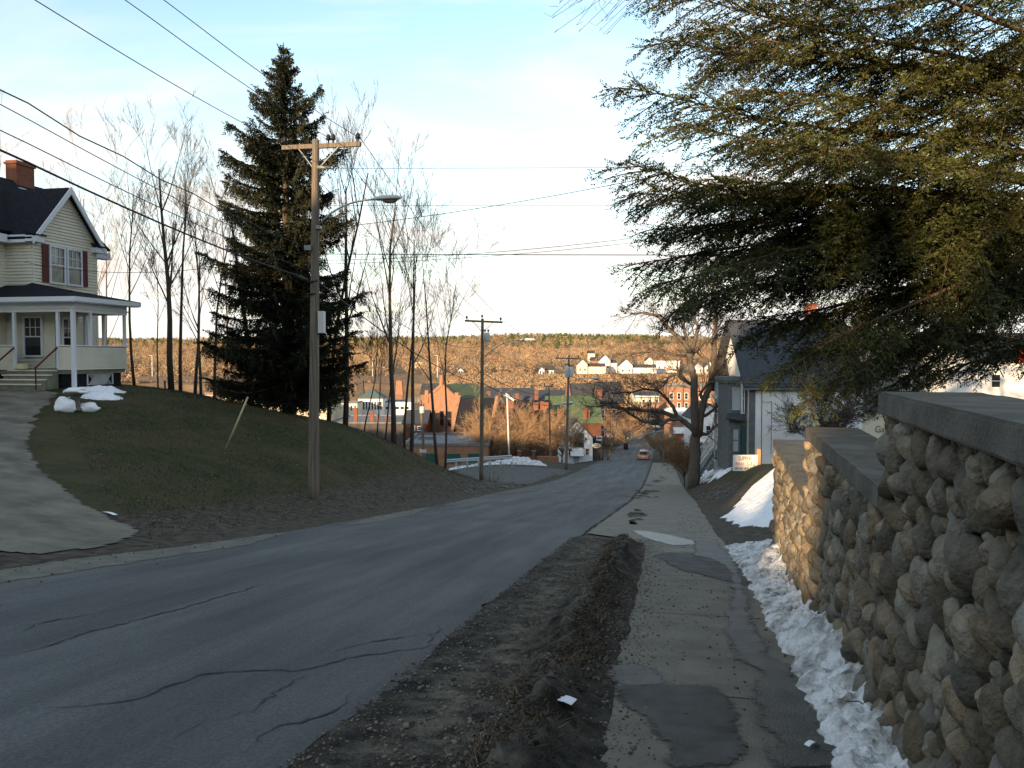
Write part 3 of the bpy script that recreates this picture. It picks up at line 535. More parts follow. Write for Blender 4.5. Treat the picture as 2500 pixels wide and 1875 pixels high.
sp_ = [TL(*hit(px, py).xy) for px, py in ((1760, 1245), (1890, 1152))]
snow_grid('snow_patch', 'bright snow slope running down the dirt beyond the wall end', (19.5, 31.5), lambda q: float(np.interp(q, [19.5, 22, 26, 31.5], [3.0, 2.0, 1.75, 3.3])) + .2 * fbm(q * 1.7, 2.) + .1 * fbm(q * 5, 2.), lambda q: float(np.interp(q, [19.5, 22, 31.5], [3.8, 4.6, 5.2])),
 lambda q, f: .12 * math.sin(math.pi * min(1, f * 1.0)) * float(ss(19.5, 20.2, q)) * float(ss(31.5, 30.8, q)) + .02, 'snow', .08, 24, 'snow')
def snow_blob(name, label, pts, h, m='snow', cat='snow', seed=0.):
    pl = plane_pts(pts); poly = np.array([(p.x, p.y) for p in pl]); x0, y0 = poly.min(0); x1, y1 = poly.max(0); st = max((x1 - x0), (y1 - y0)) / 60
    a = np.arange(x0 - st, x1 + 2 * st, st); b = np.arange(y0 - st, y1 + 2 * st, st); A, B = np.meshgrid(a, b, indexing='ij'); D = np.full(A.shape, 1e9); ins = np.zeros(A.shape, bool); n = len(poly)
    for i in range(n):
        p, q = poly[i], poly[(i + 1) % n]; e = q - p; k = np.clip(((A - p[0]) * e[0] + (B - p[1]) * e[1]) / (e @ e + 1e-9), 0, 1); D = np.minimum(D, np.hypot(A - p[0] - k * e[0], B - p[1] - k * e[1]))
        if abs(e[1]) > 1e-9: ins ^= ((p[1] > B) != (q[1] > B)) & (A < e[0] * (B - p[1]) / e[1] + p[0])
    sd = np.where(ins, D, -D); nz_ = np.array([[fbm(u * 1.4 + seed, v * 1.4) for v in b] for u in a]); nz2 = np.array([[fbm(u * 6 + seed, v * 6) for v in b] for u in a]); sd = sd + nz_ * st * 5
    hh = h * ss(0, min(x1 - x0, y1 - y0) * .35 + 1e-6, sd) * (1 + .4 * nz_) + .06 * h * nz2; Z = H(A, B) + np.where(sd > 0, hh + .01, -.05)
    V = np.stack([A.ravel(), B.ravel(), Z.ravel()], 1); F = gridfaces(len(a), len(b))[:, ::-1]; F = F[(sd.ravel()[F] > -st * .8).any(1)]; used = np.unique(F); mp_ = np.zeros(len(V), int); mp_[used] = np.arange(len(used))
    return props(mesh_np(name, V[used], mp_[F], MT[m], smooth=True, tint=1.3), label, cat)
snow_blob('snow_patch', 'white snow patch on the lawn in front of the porch lattice', [(152, 955), (180, 947), (215, 946), (260, 949), (300, 953), (304, 958), (285, 961), (304, 976), (285, 979), (240, 977), (200, 971), (165, 971), (175, 964), (200, 962)], .2)
snow_blob('snow_patch', 'snow in the yard at the foot of the white house porch steps', [(1712, 1160), (1735, 1150), (1760, 1150), (1768, 1160), (1745, 1168), (1725, 1166)], .12, seed=3.)
ha, hb = P(1088, 1130, 66.5), P(1335, 1125, 77.); VV = []; na_, nb_ = 130, 22
for i_ in range(na_):
    f = i_ / (na_ - 1); hh_ = (.14 + .42 * math.exp(-((f - .72) / .2) ** 2)) * min(1, f / .05, (1 - f) / .06); wd_ = .5 + 1.1 * math.exp(-((f - .7) / .25) ** 2)
    for j_ in range(nb_):
        g = j_ / (nb_ - 1) * 2 - 1; x = ha.x + (hb.x - ha.x) * f; y = ha.y + (hb.y - ha.y) * f + g * wd_; e_ = max(0, 1 - g * g); VV.append((x, y, hz(x, y) + hh_ * e_ * (1 + .7 * fbm(x * 1.1, y * 1.1)) + .07 * e_ * fbm(x * 4, y * 4) - (.05 if e_ == 0 else 0)))
props(mesh_np('snow_bank', np.array(VV), gridfaces(na_, nb_), MT['dsnow'], smooth=True), 'grey ploughed snow heap along the far side of the side street', 'snow bank')
q = hit(185, 1003); bb = thing('birdbath', 'snow covered stone birdbath on the lawn before the cream house', 'birdbath', q)
MB().lathe([(.30, 0), (.27, .10), (.16, .16), (.13, .42), (.22, .56), (.36, .64), (.37, .70)], 14).build('pedestal', 'cap', bb, True)
def lump(name, c, r, m, parent, sq=.6, seed=0.):
    V = ICO_V * np.array(r); V = V * (1 + .30 * np.array([fbm(*(v * 1.6 + seed)) for v in ICO_V]) + .10 * np.array([fbm(*(v * 6 + seed)) for v in ICO_V]))[:, None] + np.array(c); return mesh_np(name, V, ICO_F, MT[m], parent, smooth=True)
lump('snow_cap', (.05, 0, .72), (.44, .36, .14), 'snow', bb, seed=1.)
props(lump('snow_lump', tuple(hit(160, 1003) + Vector((0, 0, .16))), (.38, .3, .34), 'snow', None, seed=4.), 'rounded snow lump left of the birdbath', 'snow')
props(lump('snow_lump', tuple(hit(215, 1003) + Vector((0, 0, .1))), (.36, .28, .22), 'snow', None, seed=7.), 'low snow lump right of the birdbath', 'snow')
for lb, c in (('dark dirt and dead grass clump on the kerb line just past the driveway apron', [(1528, 1268), (1552, 1246), (1566, 1252), (1562, 1270), (1548, 1282)]), ('second dirt clump along the kerb line farther down', [(1556, 1215), (1580, 1196), (1596, 1200), (1578, 1220), (1562, 1224)]), ('flat dark dirt mound at the kerb line near the bare tree', [(1568, 1190), (1592, 1172), (1618, 1164), (1622, 1172), (1600, 1184)]),
  ('low dirt mound on the corner where the side street meets the road', [(1120, 1190), (1190, 1180), (1250, 1178), (1290, 1186), (1230, 1194), (1150, 1202)]), ('bare dark earth mound on the slope past the wall end', [(1700, 1212), (1730, 1196), (1775, 1192), (1790, 1206), (1750, 1222), (1715, 1224)])): snow_blob('dirt_mound', lb, c, .10, 'mud', 'dirt mound', 11.)
# ================================================================= FOLIAGE BUILDERS
def grow(mbT, mbC, p, d, ln, r, dep, maxd, spread=.55, up=.25, rmin=.008, kids=(4, 7), wob=.12, curve=None):
    n = 6 if dep == 0 else 4; pts = [p.copy()]; rad = [r]; q = p.copy(); e = d.normalized()
    for i in range(n):
        e = (e + Vector((random.gauss(0, wob), random.gauss(0, wob), random.gauss(0, wob) + up * .25))).normalized(); q = q + e * (ln / n); pts.append(q.copy()); rad.append(max(rmin * .7, r * (1 - .78 * (i + 1) / n)))
    (mbT if dep < 2 else mbC).tube(pts, rad, 7 if dep == 0 else 5 if dep == 1 else 3, cap=dep == 0)
    if dep >= maxd: return
    k = random.randint(*kids); k = k * 2 if dep == 0 else k
    for i in range(k):
        f = random.uniform(.38 if dep == 0 else .22, 1.0); j = min(n - 1, int(f * n)); a = f * n - j; s = pts[j].lerp(pts[j + 1], a); tan = (pts[j + 1] - pts[j]).normalized()
        az = random.uniform(0, 2 * math.pi); sx = tan.orthogonal().normalized(); sy = tan.cross(sx); sp = spread * random.uniform(.7, 1.3)
        nd = (tan * math.cos(sp) + (sx * math.cos(az) + sy * math.sin(az)) * math.sin(sp) + Vector((0, 0, up * .5))).normalized()
        grow(mbT, mbC, s, nd, ln * random.uniform(.32, .55) * (1.15 - .5 * f if dep == 0 else 1), max(rmin, rad[j] * random.uniform(.32, .52)), dep + 1, maxd, spread, up, rmin, kids, wob)
def bare_tree(label, px, Y, top, r, lean=0., seed=0, spread=.45, maxd=4, kids=(3, 5), bark='bark', twig='twig', name='bare_tree', group=None, rmin=.008, base=None, up=.35, wob=.07):
    random.seed(seed); x = P(px, 900, Y).x; z = hz(x, Y) - .2; h = P(px, top, Y).z - z; t = thing(name, label, 'tree', (x, Y, z), 0, group); a, b = MB(), MB()
    grow(a, b, Vector((0, 0, 0)), Vector((lean, 0, 1)), h * .84, r, 0, maxd, spread, up, rmin, kids, wob)
    a.build('trunk', bark, t, True); b.build('crown', twig, t); return t
# ---------------------------------------------------------------- needle foliage
def leaflets(o, d, up, ln, wid, pitch, leaf, droop=0.):
    """rows of small pointed leaflets on both sides of twigs: o, d, up are (n,3) arrays, ln lengths"""
    V = []; per = np.maximum(3, (ln / pitch).astype(int)); idx = np.repeat(np.arange(len(o)), per); f = np.concatenate([(np.arange(k) + .5) / k for k in per]); N_ = len(idx)
    sd = np.cross(d, up); sd /= np.linalg.norm(sd, axis=1)[:, None] + 1e-9; side_ = np.where(np.arange(N_) % 2 == 0, 1., -1.)
    p = o[idx] + d[idx] * (ln[idx] * f)[:, None]; p[:, 2] -= droop * (ln[idx] * f) ** 2
    dirn = d[idx] * .75 + sd[idx] * side_[:, None] * rng.uniform(.5, 1., N_)[:, None] + up[idx] * rng.normal(.0, .35, N_)[:, None]; dirn /= np.linalg.norm(dirn, axis=1)[:, None]
    L_ = leaf * rng.uniform(.6, 1.3, N_) * (1.15 - .6 * f); w = np.cross(dirn, up[idx] + rng.normal(0, .5, (N_, 3))); w /= np.linalg.norm(w, axis=1)[:, None] + 1e-9; w *= (wid * rng.uniform(.6, 1.2, N_))[:, None]
    m_ = p + dirn * (L_ * .45)[:, None]; V = np.stack([p, m_ + w, p + dirn * L_[:, None], m_ - w], 1).reshape(-1, 3); return V, np.arange(N_ * 4).reshape(-1, 4)
def unit(a): return a / (np.linalg.norm(a, axis=1)[:, None] + 1e-9)
# ---- the tall spruce
def spruce():
    random.seed(3); r_ = np.random.default_rng(3); Y = 38.; bx = P(705, 900, Y).x; zb = hz(bx, Y); ztop = P(692, 104, Y).z; hgt = ztop - zb
    t = thing('spruce_tree', 'tall dark spruce standing behind the nearest utility pole', 'tree', (bx, Y, zb)); mb = MB(); leanx = P(692, 104, Y).x - bx
    mb.tube([(leanx * f, 0, hgt * f) for f in np.linspace(0, 1, 14)], [.34 * (1 - f) + .02 for f in np.linspace(0, 1, 14)], 9); mb.build('trunk', 'bark', t, True)
    O, D, U, Ln = [], [], [], []; br = MB(); z = .9
    while z < hgt - .25:
        f = z / hgt; R = np.interp(f, [0, .12, .25, .4, .55, .68, .78, .87, .94, 1], [2.5, 3.2, 3.3, 3.1, 2.8, 2.35, 1.9, 1.15, .5, .03]); k = 9 if f < .8 else 6; a0 = r_.uniform(0, 6.28)
        for i in range(k):
            if f < .93 and r_.uniform() < .12: continue
            a = a0 + i * 6.283 / k + r_.normal(0, .25); L_ = R * r_.uniform(.5, 1.22) * (1.12 if (math.cos(a) < 0 and .5 < f < .62) else 1); n = 9; pts = []
            for j in range(n + 1):
                g = j / n; hh = z + L_ * (np.interp(f, [0, .6, 1], [-.42, -.16, .55]) * g + .30 * g ** 2.6 * (1 if f < .85 else .3)) ; pts.append(np.array([leanx * f + math.cos(a) * L_ * g, math.sin(a) * L_ * g, hh]))
            br.tube(pts, [.05 * (1 - j / (n + 1)) * (1.1 - .6 * f) + .006 for j in range(n + 1)], 4)
            nt_ = int(L_ * 24) + 6
            for q in range(nt_):
                g = .10 + .90 * (q + r_.uniform()) / nt_; j = min(n - 1, int(g * n)); p = pts[j] + (pts[j + 1] - pts[j]) * (g * n - j); tan = pts[j + 1] - pts[j]; tan = tan / np.linalg.norm(tan); sdv = np.cross(tan, [0, 0, 1.]); sg = 1 if q % 2 else -1
                hang = r_.uniform() < .5; dv = (tan * .35 + sdv * sg * .25 + np.array([0, 0, -1.])) if hang else (tan * .8 + sdv * sg * r_.uniform(.4, 1.) + np.array([0, 0, -.12]))
                O.append(p); D.append(dv); U.append([0.2 * sg, .3, 1.] if not hang else sdv + .01); Ln.append((min(.28, .06 + .22 * L_) + .50 * L_ / 3.5 * (1 - g * .55)) * r_.uniform(.7, 1.25))
        z += np.interp(f, [0, .4, .7, .9, 1], [.36, .44, .52, .38, .25]) * r_.uniform(.8, 1.2)
    br.build('limb', 'bark', t, True); O, D, U, Ln = np.array(O), unit(np.array(D)), unit(np.array(U)), np.array(Ln)
    V, F = leaflets(O, D, U, Ln, .036, .036, .16, .12); ti = np.repeat(np.repeat(r_.uniform(.6, 1.45, (len(F) + 39) // 40), 40)[:len(F)], 4)
    mesh_np('foliage', V, F, MT['needle'], t, tint=ti)
spruce()
# ---- the hemlock overhanging the wall
def hemlock():
    random.seed(11); r_ = np.random.default_rng(21); Y = 9.3; bx = P(2700, 900, Y).x; zb = hz(bx, Y) - .1; hgt = 13.5
    t = thing('hemlock_tree', 'big hemlock whose drooping feathery boughs overhang the cobblestone wall', 'tree', (bx, Y, zb)); mb = MB()
    mb.tube([(.05 * math.sin(f * 5), 0, hgt * f) for f in np.linspace(0, 1, 12)], [.26 * (1 - f) + .02 for f in np.linspace(0, 1, 12)], 10); mb.build('trunk', 'hembark', t, True)
    O, D, U, Ln = [], [], [], []; br = MB()
    def bough(z, a, L_, rise, sag, tipup, thick=1., dens=1.05, chk=True):
        tp_ = np.array([bx + math.cos(a + .1 * math.sin(3 + z)) * L_, Y + math.sin(a + .1 * math.sin(3 + z)) * L_, zb + z + L_ * (rise - sag + tipup) - .25])
        if chk:
            qx, qy = 1250 + FPX * tp_[0] / tp_[1], 868 - FPX * tp_[2] / tp_[1]
            if qx < np.interp(qy, [-400, 0, 250, 400, 560, 700, 800, 900, 1000], [1560, 1620, 1570, 1570, 1620, 1690, 1820, 1940, 2040]) or qy > 890 or tp_[1] < 6.2: return
        n = 12; pts = []
        for j in range(n + 1):
            g = j / n; aa = a + .10 * math.sin(g * 3 + z); pts.append(np.array([math.cos(aa) * L_ * g, math.sin(aa) * L_ * g, z + L_ * (rise * g - sag * g * g + tipup * g ** 3) + .04 * math.sin(g * 9 + z * 7)]))
        br.tube(pts, [thick * (.034 * (1 - j / n) + .005) for j in range(n + 1)], 5)
        ns = int(L_ * 9 * dens) + 4
        for q in range(ns):
            g = .14 + .86 * (q + r_.uniform()) / ns; j = min(n - 1, int(g * n)); p = pts[j] + (pts[j + 1] - pts[j]) * (g * n - j); tan = pts[j + 1] - pts[j]; tan = tan / np.linalg.norm(tan); sdv = np.cross(tan, [0, 0, 1.]); sdv /= np.linalg.norm(sdv); sg = 1 if q % 2 else -1
            l2 = (.30 + .26 * L_ * (1.05 - g) ** .8) * r_.uniform(.7, 1.25) * .95; d2 = tan * r_.uniform(.5, 1.0) + sdv * sg * r_.uniform(.55, 1.) + np.array([0, 0, r_.normal(-.22, .22)]); d2 /= np.linalg.norm(d2)
            m = 5; sp = [p + d2 * l2 * k / m + np.array([0, 0, -.16 * l2 * (k / m) ** 2]) for k in range(m + 1)]; br.tube(sp, [.009 * (1 - k / (m + 1)) + .0018 for k in range(m + 1)], 3, cap=False)
            nt_ = int(l2 * 15) + 3
            for w in range(nt_):
                h = .08 + .92 * (w + r_.uniform()) / nt_; jj = min(m - 1, int(h * m)); pp = sp[jj] + (sp[jj + 1] - sp[jj]) * (h * m - jj); s2 = np.cross(d2, [0, 0, 1.]); s2 /= np.linalg.norm(s2) + 1e-9; sg2 = 1 if w % 2 else -1
                d3 = d2 * .75 + s2 * sg2 * r_.uniform(.35, .9) + np.array([0, 0, r_.normal(-.22, .40)]); O.append(pp); D.append(d3); U.append([r_.normal(0, .6), r_.normal(0, .6), 1.]); Ln.append((.10 + .20 * (1.05 - h)) * r_.uniform(.7, 1.3))
    z = 2.1; k = 0
    while z < 12.8:
        L_ = float(np.interp(z, [0, 2, 5, 8, 11, 13.5], [5.6, 5.9, 5.9, 5.2, 4.0, 1.0])); a = k * 2.399 + r_.normal(0, .3); k += 1
        if not (-1.3 < ((a + math.pi) % (2 * math.pi) - math.pi) < 1.2 and r_.uniform() < .7):
            bough(z, a, L_ * r_.uniform(.75, 1.08), r_.uniform(.05, .30), .30, r_.uniform(-.05, .18))
        z += .14
    # the long boughs that reach left over the pavement in the photo
    for (px, py, dz0, sag) in ((1530, 255, -.9, .25), (1540, 408, -.9, .30), (1590, 30, -1.1, .2), (1590, 560, .1, .25), (1560, 640, .5, .2), (1580, 690, .9, .3), (1640, 760, .9, .3), (1700, 720, 1., .3), (1545, 480, -.2, .25), (1600, 150, -.7, .2),
        (1620, 320, -.5, .2), (1900, 905, 1.6, .3), (1965, 990, 1.9, .3), (2050, 950, 1.7, .3), (2150, 965, 1.7, .3), (1820, 830, 1.1, .3), (1740, 620, .4, .3), (1690, 100, -.8, .2), (1760, 240, -.4, .2), (1700, 440, -.3, .2), (2250, 930, .8, .3), (1980, 860, 1., .3), (1650, 560, .1, .2), (1860, 780, .7, .3), (1900, 560, 0, .2), (1850, 350, -.3, .2)):
        yy = Y + r_.uniform(-1.3, 1.3); tip = np.array(P(px, py, yy)) - np.array([bx, Y, zb]); L_ = math.hypot(tip[0], tip[1]); a = math.atan2(tip[1], tip[0]); z0 = tip[2] + dz0
        if z0 < .2: z0 = .2
        bough(z0, a, L_, (tip[2] - z0) / L_ + sag * .55, sag, sag * .45, 1.0, 1.4, False)
    for (px, py, zo) in ((1790, 445, -.15), (1720, 560, .2)): pass
    br.build('limb', 'hembark', t, True); O, D, U, Ln = np.array(O), unit(np.array(D)), unit(np.array(U)), np.array(Ln)
    V, F = leaflets(O, D, U, Ln, .0095, .0135, .052, .3); grp = np.repeat(r_.uniform(.65, 1.5, (len(F) + 119) // 120), 120)[:len(F)]
    mesh_np('foliage', V, F, MT['hem'], t, tint=np.repeat(grp, 4)); 
hemlock()
# ================================================================= BARE TREES
BTS = [('slender bare tree just right of the cream house porch', 328, 39, 330, .085, .0), ('tallest bare tree between the cream house and the spruce', 418, 41, 312, .19, -.05), ('bare tree close behind the tallest one left of the spruce', 440, 43, 345, .12, .02),
 ('forked bare tree midway between the cream house and the spruce', 474, 45, 470, .12, -.02), ('thin leaning bare tree left of the spruce boughs', 490, 44, 540, .10, .04), ('bare tree at the left edge of the spruce', 522, 46, 430, .11, .02), ('weathered bare trunk under the lowest left boughs of the spruce', 612, 44, 420, .20, -.03),
 ('young bare sapling left of the tall trees beside the porch', 385, 42, 560, .05, .02), ('curved bare tree emerging from the right side of the spruce', 842, 40, 330, .17, .12), ('bare tree leaning right behind the streetlight arm', 800, 42, 290, .15, .01), ('stout bare tree on the bank between spruce and second utility pole', 961, 41, 400, .17, .05),
 ('bare tree immediately right of the stout one on the bank', 986, 43, 520, .09, .02), ('forked bare tree in the middle of the bank group', 1003, 42, 480, .13, .06), ('left trunk of the close pair beside the second utility pole', 1068, 47, 570, .12, .0), ('right trunk of the close pair beside the second utility pole', 1086, 47, 590, .09, .02),
 ('thin crooked sapling just right of the spruce foot', 884, 42, 720, .05, .12), ('thin straight sapling right of the crooked one', 918, 42, 760, .045, .02), ('thin sapling beside the stout bare tree', 938, 43, 640, .06, .06)]
for i, (lb, px, Y, top, r, ln) in enumerate(BTS): bare_tree(lb, px, Y, top, r * .9, ln * .6, 40 + i, .5, 4, (3, 5), up=.26, wob=.05, group='bare trees on the bank')
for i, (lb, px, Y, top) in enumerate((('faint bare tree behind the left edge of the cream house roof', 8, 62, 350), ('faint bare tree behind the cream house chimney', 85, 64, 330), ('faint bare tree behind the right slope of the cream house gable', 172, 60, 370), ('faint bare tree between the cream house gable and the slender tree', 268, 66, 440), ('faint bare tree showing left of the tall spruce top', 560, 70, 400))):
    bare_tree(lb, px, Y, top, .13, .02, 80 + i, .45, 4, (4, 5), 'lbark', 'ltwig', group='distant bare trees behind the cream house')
def limb_tree(name, label, Y, base, limbs, nk=1., seed=5, bark='lbark', twig='twig'):
    random.seed(seed); o = P(*base, Y); o.z = hz(o.x, Y) - .2; t = thing(name, label, 'tree', o); a, b = MB(), MB()
    for ln in limbs:
        r0, r1 = ln[0]; jy = random.uniform(-1, 1); pts = []
        for k, (px, py) in enumerate(ln[1:]): pts.append(P(px, py, Y + jy * k * .35) - o)
        if ln[1] == base: pts[0].z = 0
        # smooth
        q = [pts[0]]
        for i in range(len(pts) - 1):
            for f in (.33, .66, 1): q.append(pts[i].lerp(pts[i + 1], f) + (Vector((random.gauss(0, .04), random.gauss(0, .05), random.gauss(0, .04))) if f < 1 else Vector()))
        rad = [r0 + (r1 - r0) * i / (len(q) - 1) for i in range(len(q))]; a.tube(q, rad, 8)
        tot = sum((q[i + 1] - q[i]).length for i in range(len(q) - 1))
        if r1 < .09:
            for _ in range(int(tot * 2.6 * nk)):
                i = random.randint(len(q) // 4, len(q) - 2); s = q[i].lerp(q[i + 1], random.random()); tan = (q[i + 1] - q[i]).normalized(); nd = (tan + Vector((random.gauss(0, .8), random.gauss(0, .8), random.gauss(.25, .6)))).normalized()
                grow(b, b, s, nd, random.uniform(1.0, 2.3), max(.012, rad[i] * .35), 2, 4, .6, .2, .009, (3, 5), .12)
    a.build('trunk', bark, t, True); b.build('crown', twig, t); return t
C4 = lambda *p: [(1250 + x / 3.686, 750 + y / 3.686) for x, y in p]
limb_tree('bare_tree', 'large spreading bare tree with forked trunk left of the white house', 55., (1692, 1165), [
 [(.42, .33), (1692, 1165)] + C4((1655, 1300), (1660, 1130)), [(.30, .21)] + C4((1660, 1150), (1640, 900), (1640, 700), (1610, 520), (1600, 420)), [(.18, .05)] + C4((1600, 430), (1540, 300), (1390, 180), (1330, 90), (1180, 50), (1060, 60)), [(.17, .05)] + C4((1602, 440), (1640, 330), (1680, 180), (1620, 90), (1560, 130), (1520, 20)), [(.15, .04)] + C4((1602, 430), (1570, 300), (1540, 150), (1600, -60), (1590, -180)),
 [(.28, .17)] + C4((1672, 1160), (1700, 950), (1730, 840), (1790, 660), (1810, 480)), [(.2, .05)] + C4((1810, 500), (1830, 250), (1830, 0), (1800, -150), (1820, -260)), [(.12, .04)] + C4((1795, 650), (1760, 480), (1680, 420), (1630, 390)), [(.13, .05)] + C4((1620, 430), (1720, 320), (1810, 270), (1880, 150)), [(.13, .05)] + C4((1730, 850), (1690, 790), (1760, 690), (1850, 640), (1930, 600)),
 [(.23, .14)] + C4((1640, 1110), (1570, 1050), (1520, 1005), (1400, 960), (1300, 930)), [(.15, .04)] + C4((1310, 935), (1180, 930), (1030, 915), (880, 880), (760, 900)), [(.14, .05)] + C4((1540, 1015), (1420, 1010), (1330, 1055), (1200, 1035), (1100, 985), (1000, 920), (850, 880)), [(.14, .04)] + C4((1480, 965), (1440, 880), (1390, 820), (1300, 745), (1180, 740), (1050, 770), (900, 780)),
 [(.13, .05)] + C4((1610, 690), (1540, 650), (1480, 600), (1400, 640), (1370, 700), (1300, 745)), [(.10, .05)] + C4((1560, 650), (1480, 555), (1450, 560)), [(.12, .04)] + C4((1600, 450), (1500, 430), (1380, 410), (1220, 400), (1150, 415)), [(.12, .06)] + C4((1690, 1150), (1760, 1140), (1840, 1060), (1900, 1040)), [(.12, .05)] + C4((1730, 980), (1800, 930), (1880, 880), (1920, 850))], 2.4, 5)
# off-frame tree on the right whose twig ends hang into the top of the view
tw = MB(); tk = MB(); random.seed(9); o = Vector((10.2, 13.5, hz(10.2, 13.5))); tt_ = thing('bare_tree', 'bare tree standing off to the right whose drooping twig tips show at the top', 'tree', o)
tk.tube([(0, 0, -.2), (.1, 0, 5), (-.1, .1, 11)], [.3, .24, .12], 8); lim = [Vector((0, 0, 10.6)), Vector((-3, .4, 11.6)), Vector((-6.0, 1.0, 11.4)), Vector((-8.2, 1.6, 10.8))]; tk.tube(lim, [.15, .1, .06, .02], 6)
for _ in range(14):
    k = random.random(); s = lim[2].lerp(lim[3], k); e = P(random.uniform(1335, 1480), random.uniform(5, 85), 14.8) - o; q = [s, s.lerp(e, .35) + Vector((0, 0, .35)), s.lerp(e, .7) + Vector((random.gauss(0, .06), 0, .1)), e, e + Vector((random.gauss(0, .08), 0, .07))]; tw.tube(q, [.010, .006, .005, .004, .003], 3)
    for _ in range(3): f = random.uniform(.4, 1); w = s.lerp(e, f) + Vector((0, 0, .1)); tw.tube([w, w + Vector((random.gauss(0, .1), random.gauss(0, .1), random.gauss(-.02, .1)))], [.004, .003], 3)
tk.build('trunk', 'lbark', tt_, True); tw.build('crown', 'ltwig', tt_)
def bushy(label, px, Y, pyt, rw, seed, trunk=.14, mat_='brush', name='bare_tree'):
    random.seed(seed); x = P(px, 900, Y).x; z = hz(x, Y) - .2; h = P(px, pyt, Y).z - z; t = thing(name, label, 'tree', (x, Y, z)); a, b = MB(), MB(); a.tube([(0, 0, 0), (.05, 0, h * .2), (0, .05, h * .38)], [trunk, trunk * .85, trunk * .7], 7)
    for i in range(24):
        q = random.uniform(0, 6.28); e = Vector((math.cos(q) * rw * .9, math.sin(q) * rw * .9, h * random.uniform(.35, .6))); grow(a, b, Vector((0, 0, h * random.uniform(.2, .38))), e, e.length * 1.05, trunk * .4, 1, 4, .6, .1, .010, (5, 8), .13)
    a.build('trunk', 'lbark', t, True); b.build('crown', mat_, t)
bushy('rounded leafless tree in front of the dark brick roof', 1215, 98, 1006, 3.4, 61); bushy('rounded leafless tree beside the tall thin lamp mast', 1305, 103, 1014, 3.4, 62); bushy('small leafless tree between the white pole and the third utility pole', 1372, 98, 1035, 2.4, 63, .1)
bushy('leafless street tree right of the white cottage in front of the brick house', 1530, 150, 1020, 3.6, 64); bushy('thin leafless street tree beside the right green lamp post', 1615, 118, 1060, 2.2, 65, .07); bushy('tangled shrub at the foot of the large bare tree', 1672, 60, 1085, 1.0, 66, .05)
bushy('bare bush in front of the white house siding', 2010, 46, 985, 1.9, 67, .05, 'twig')
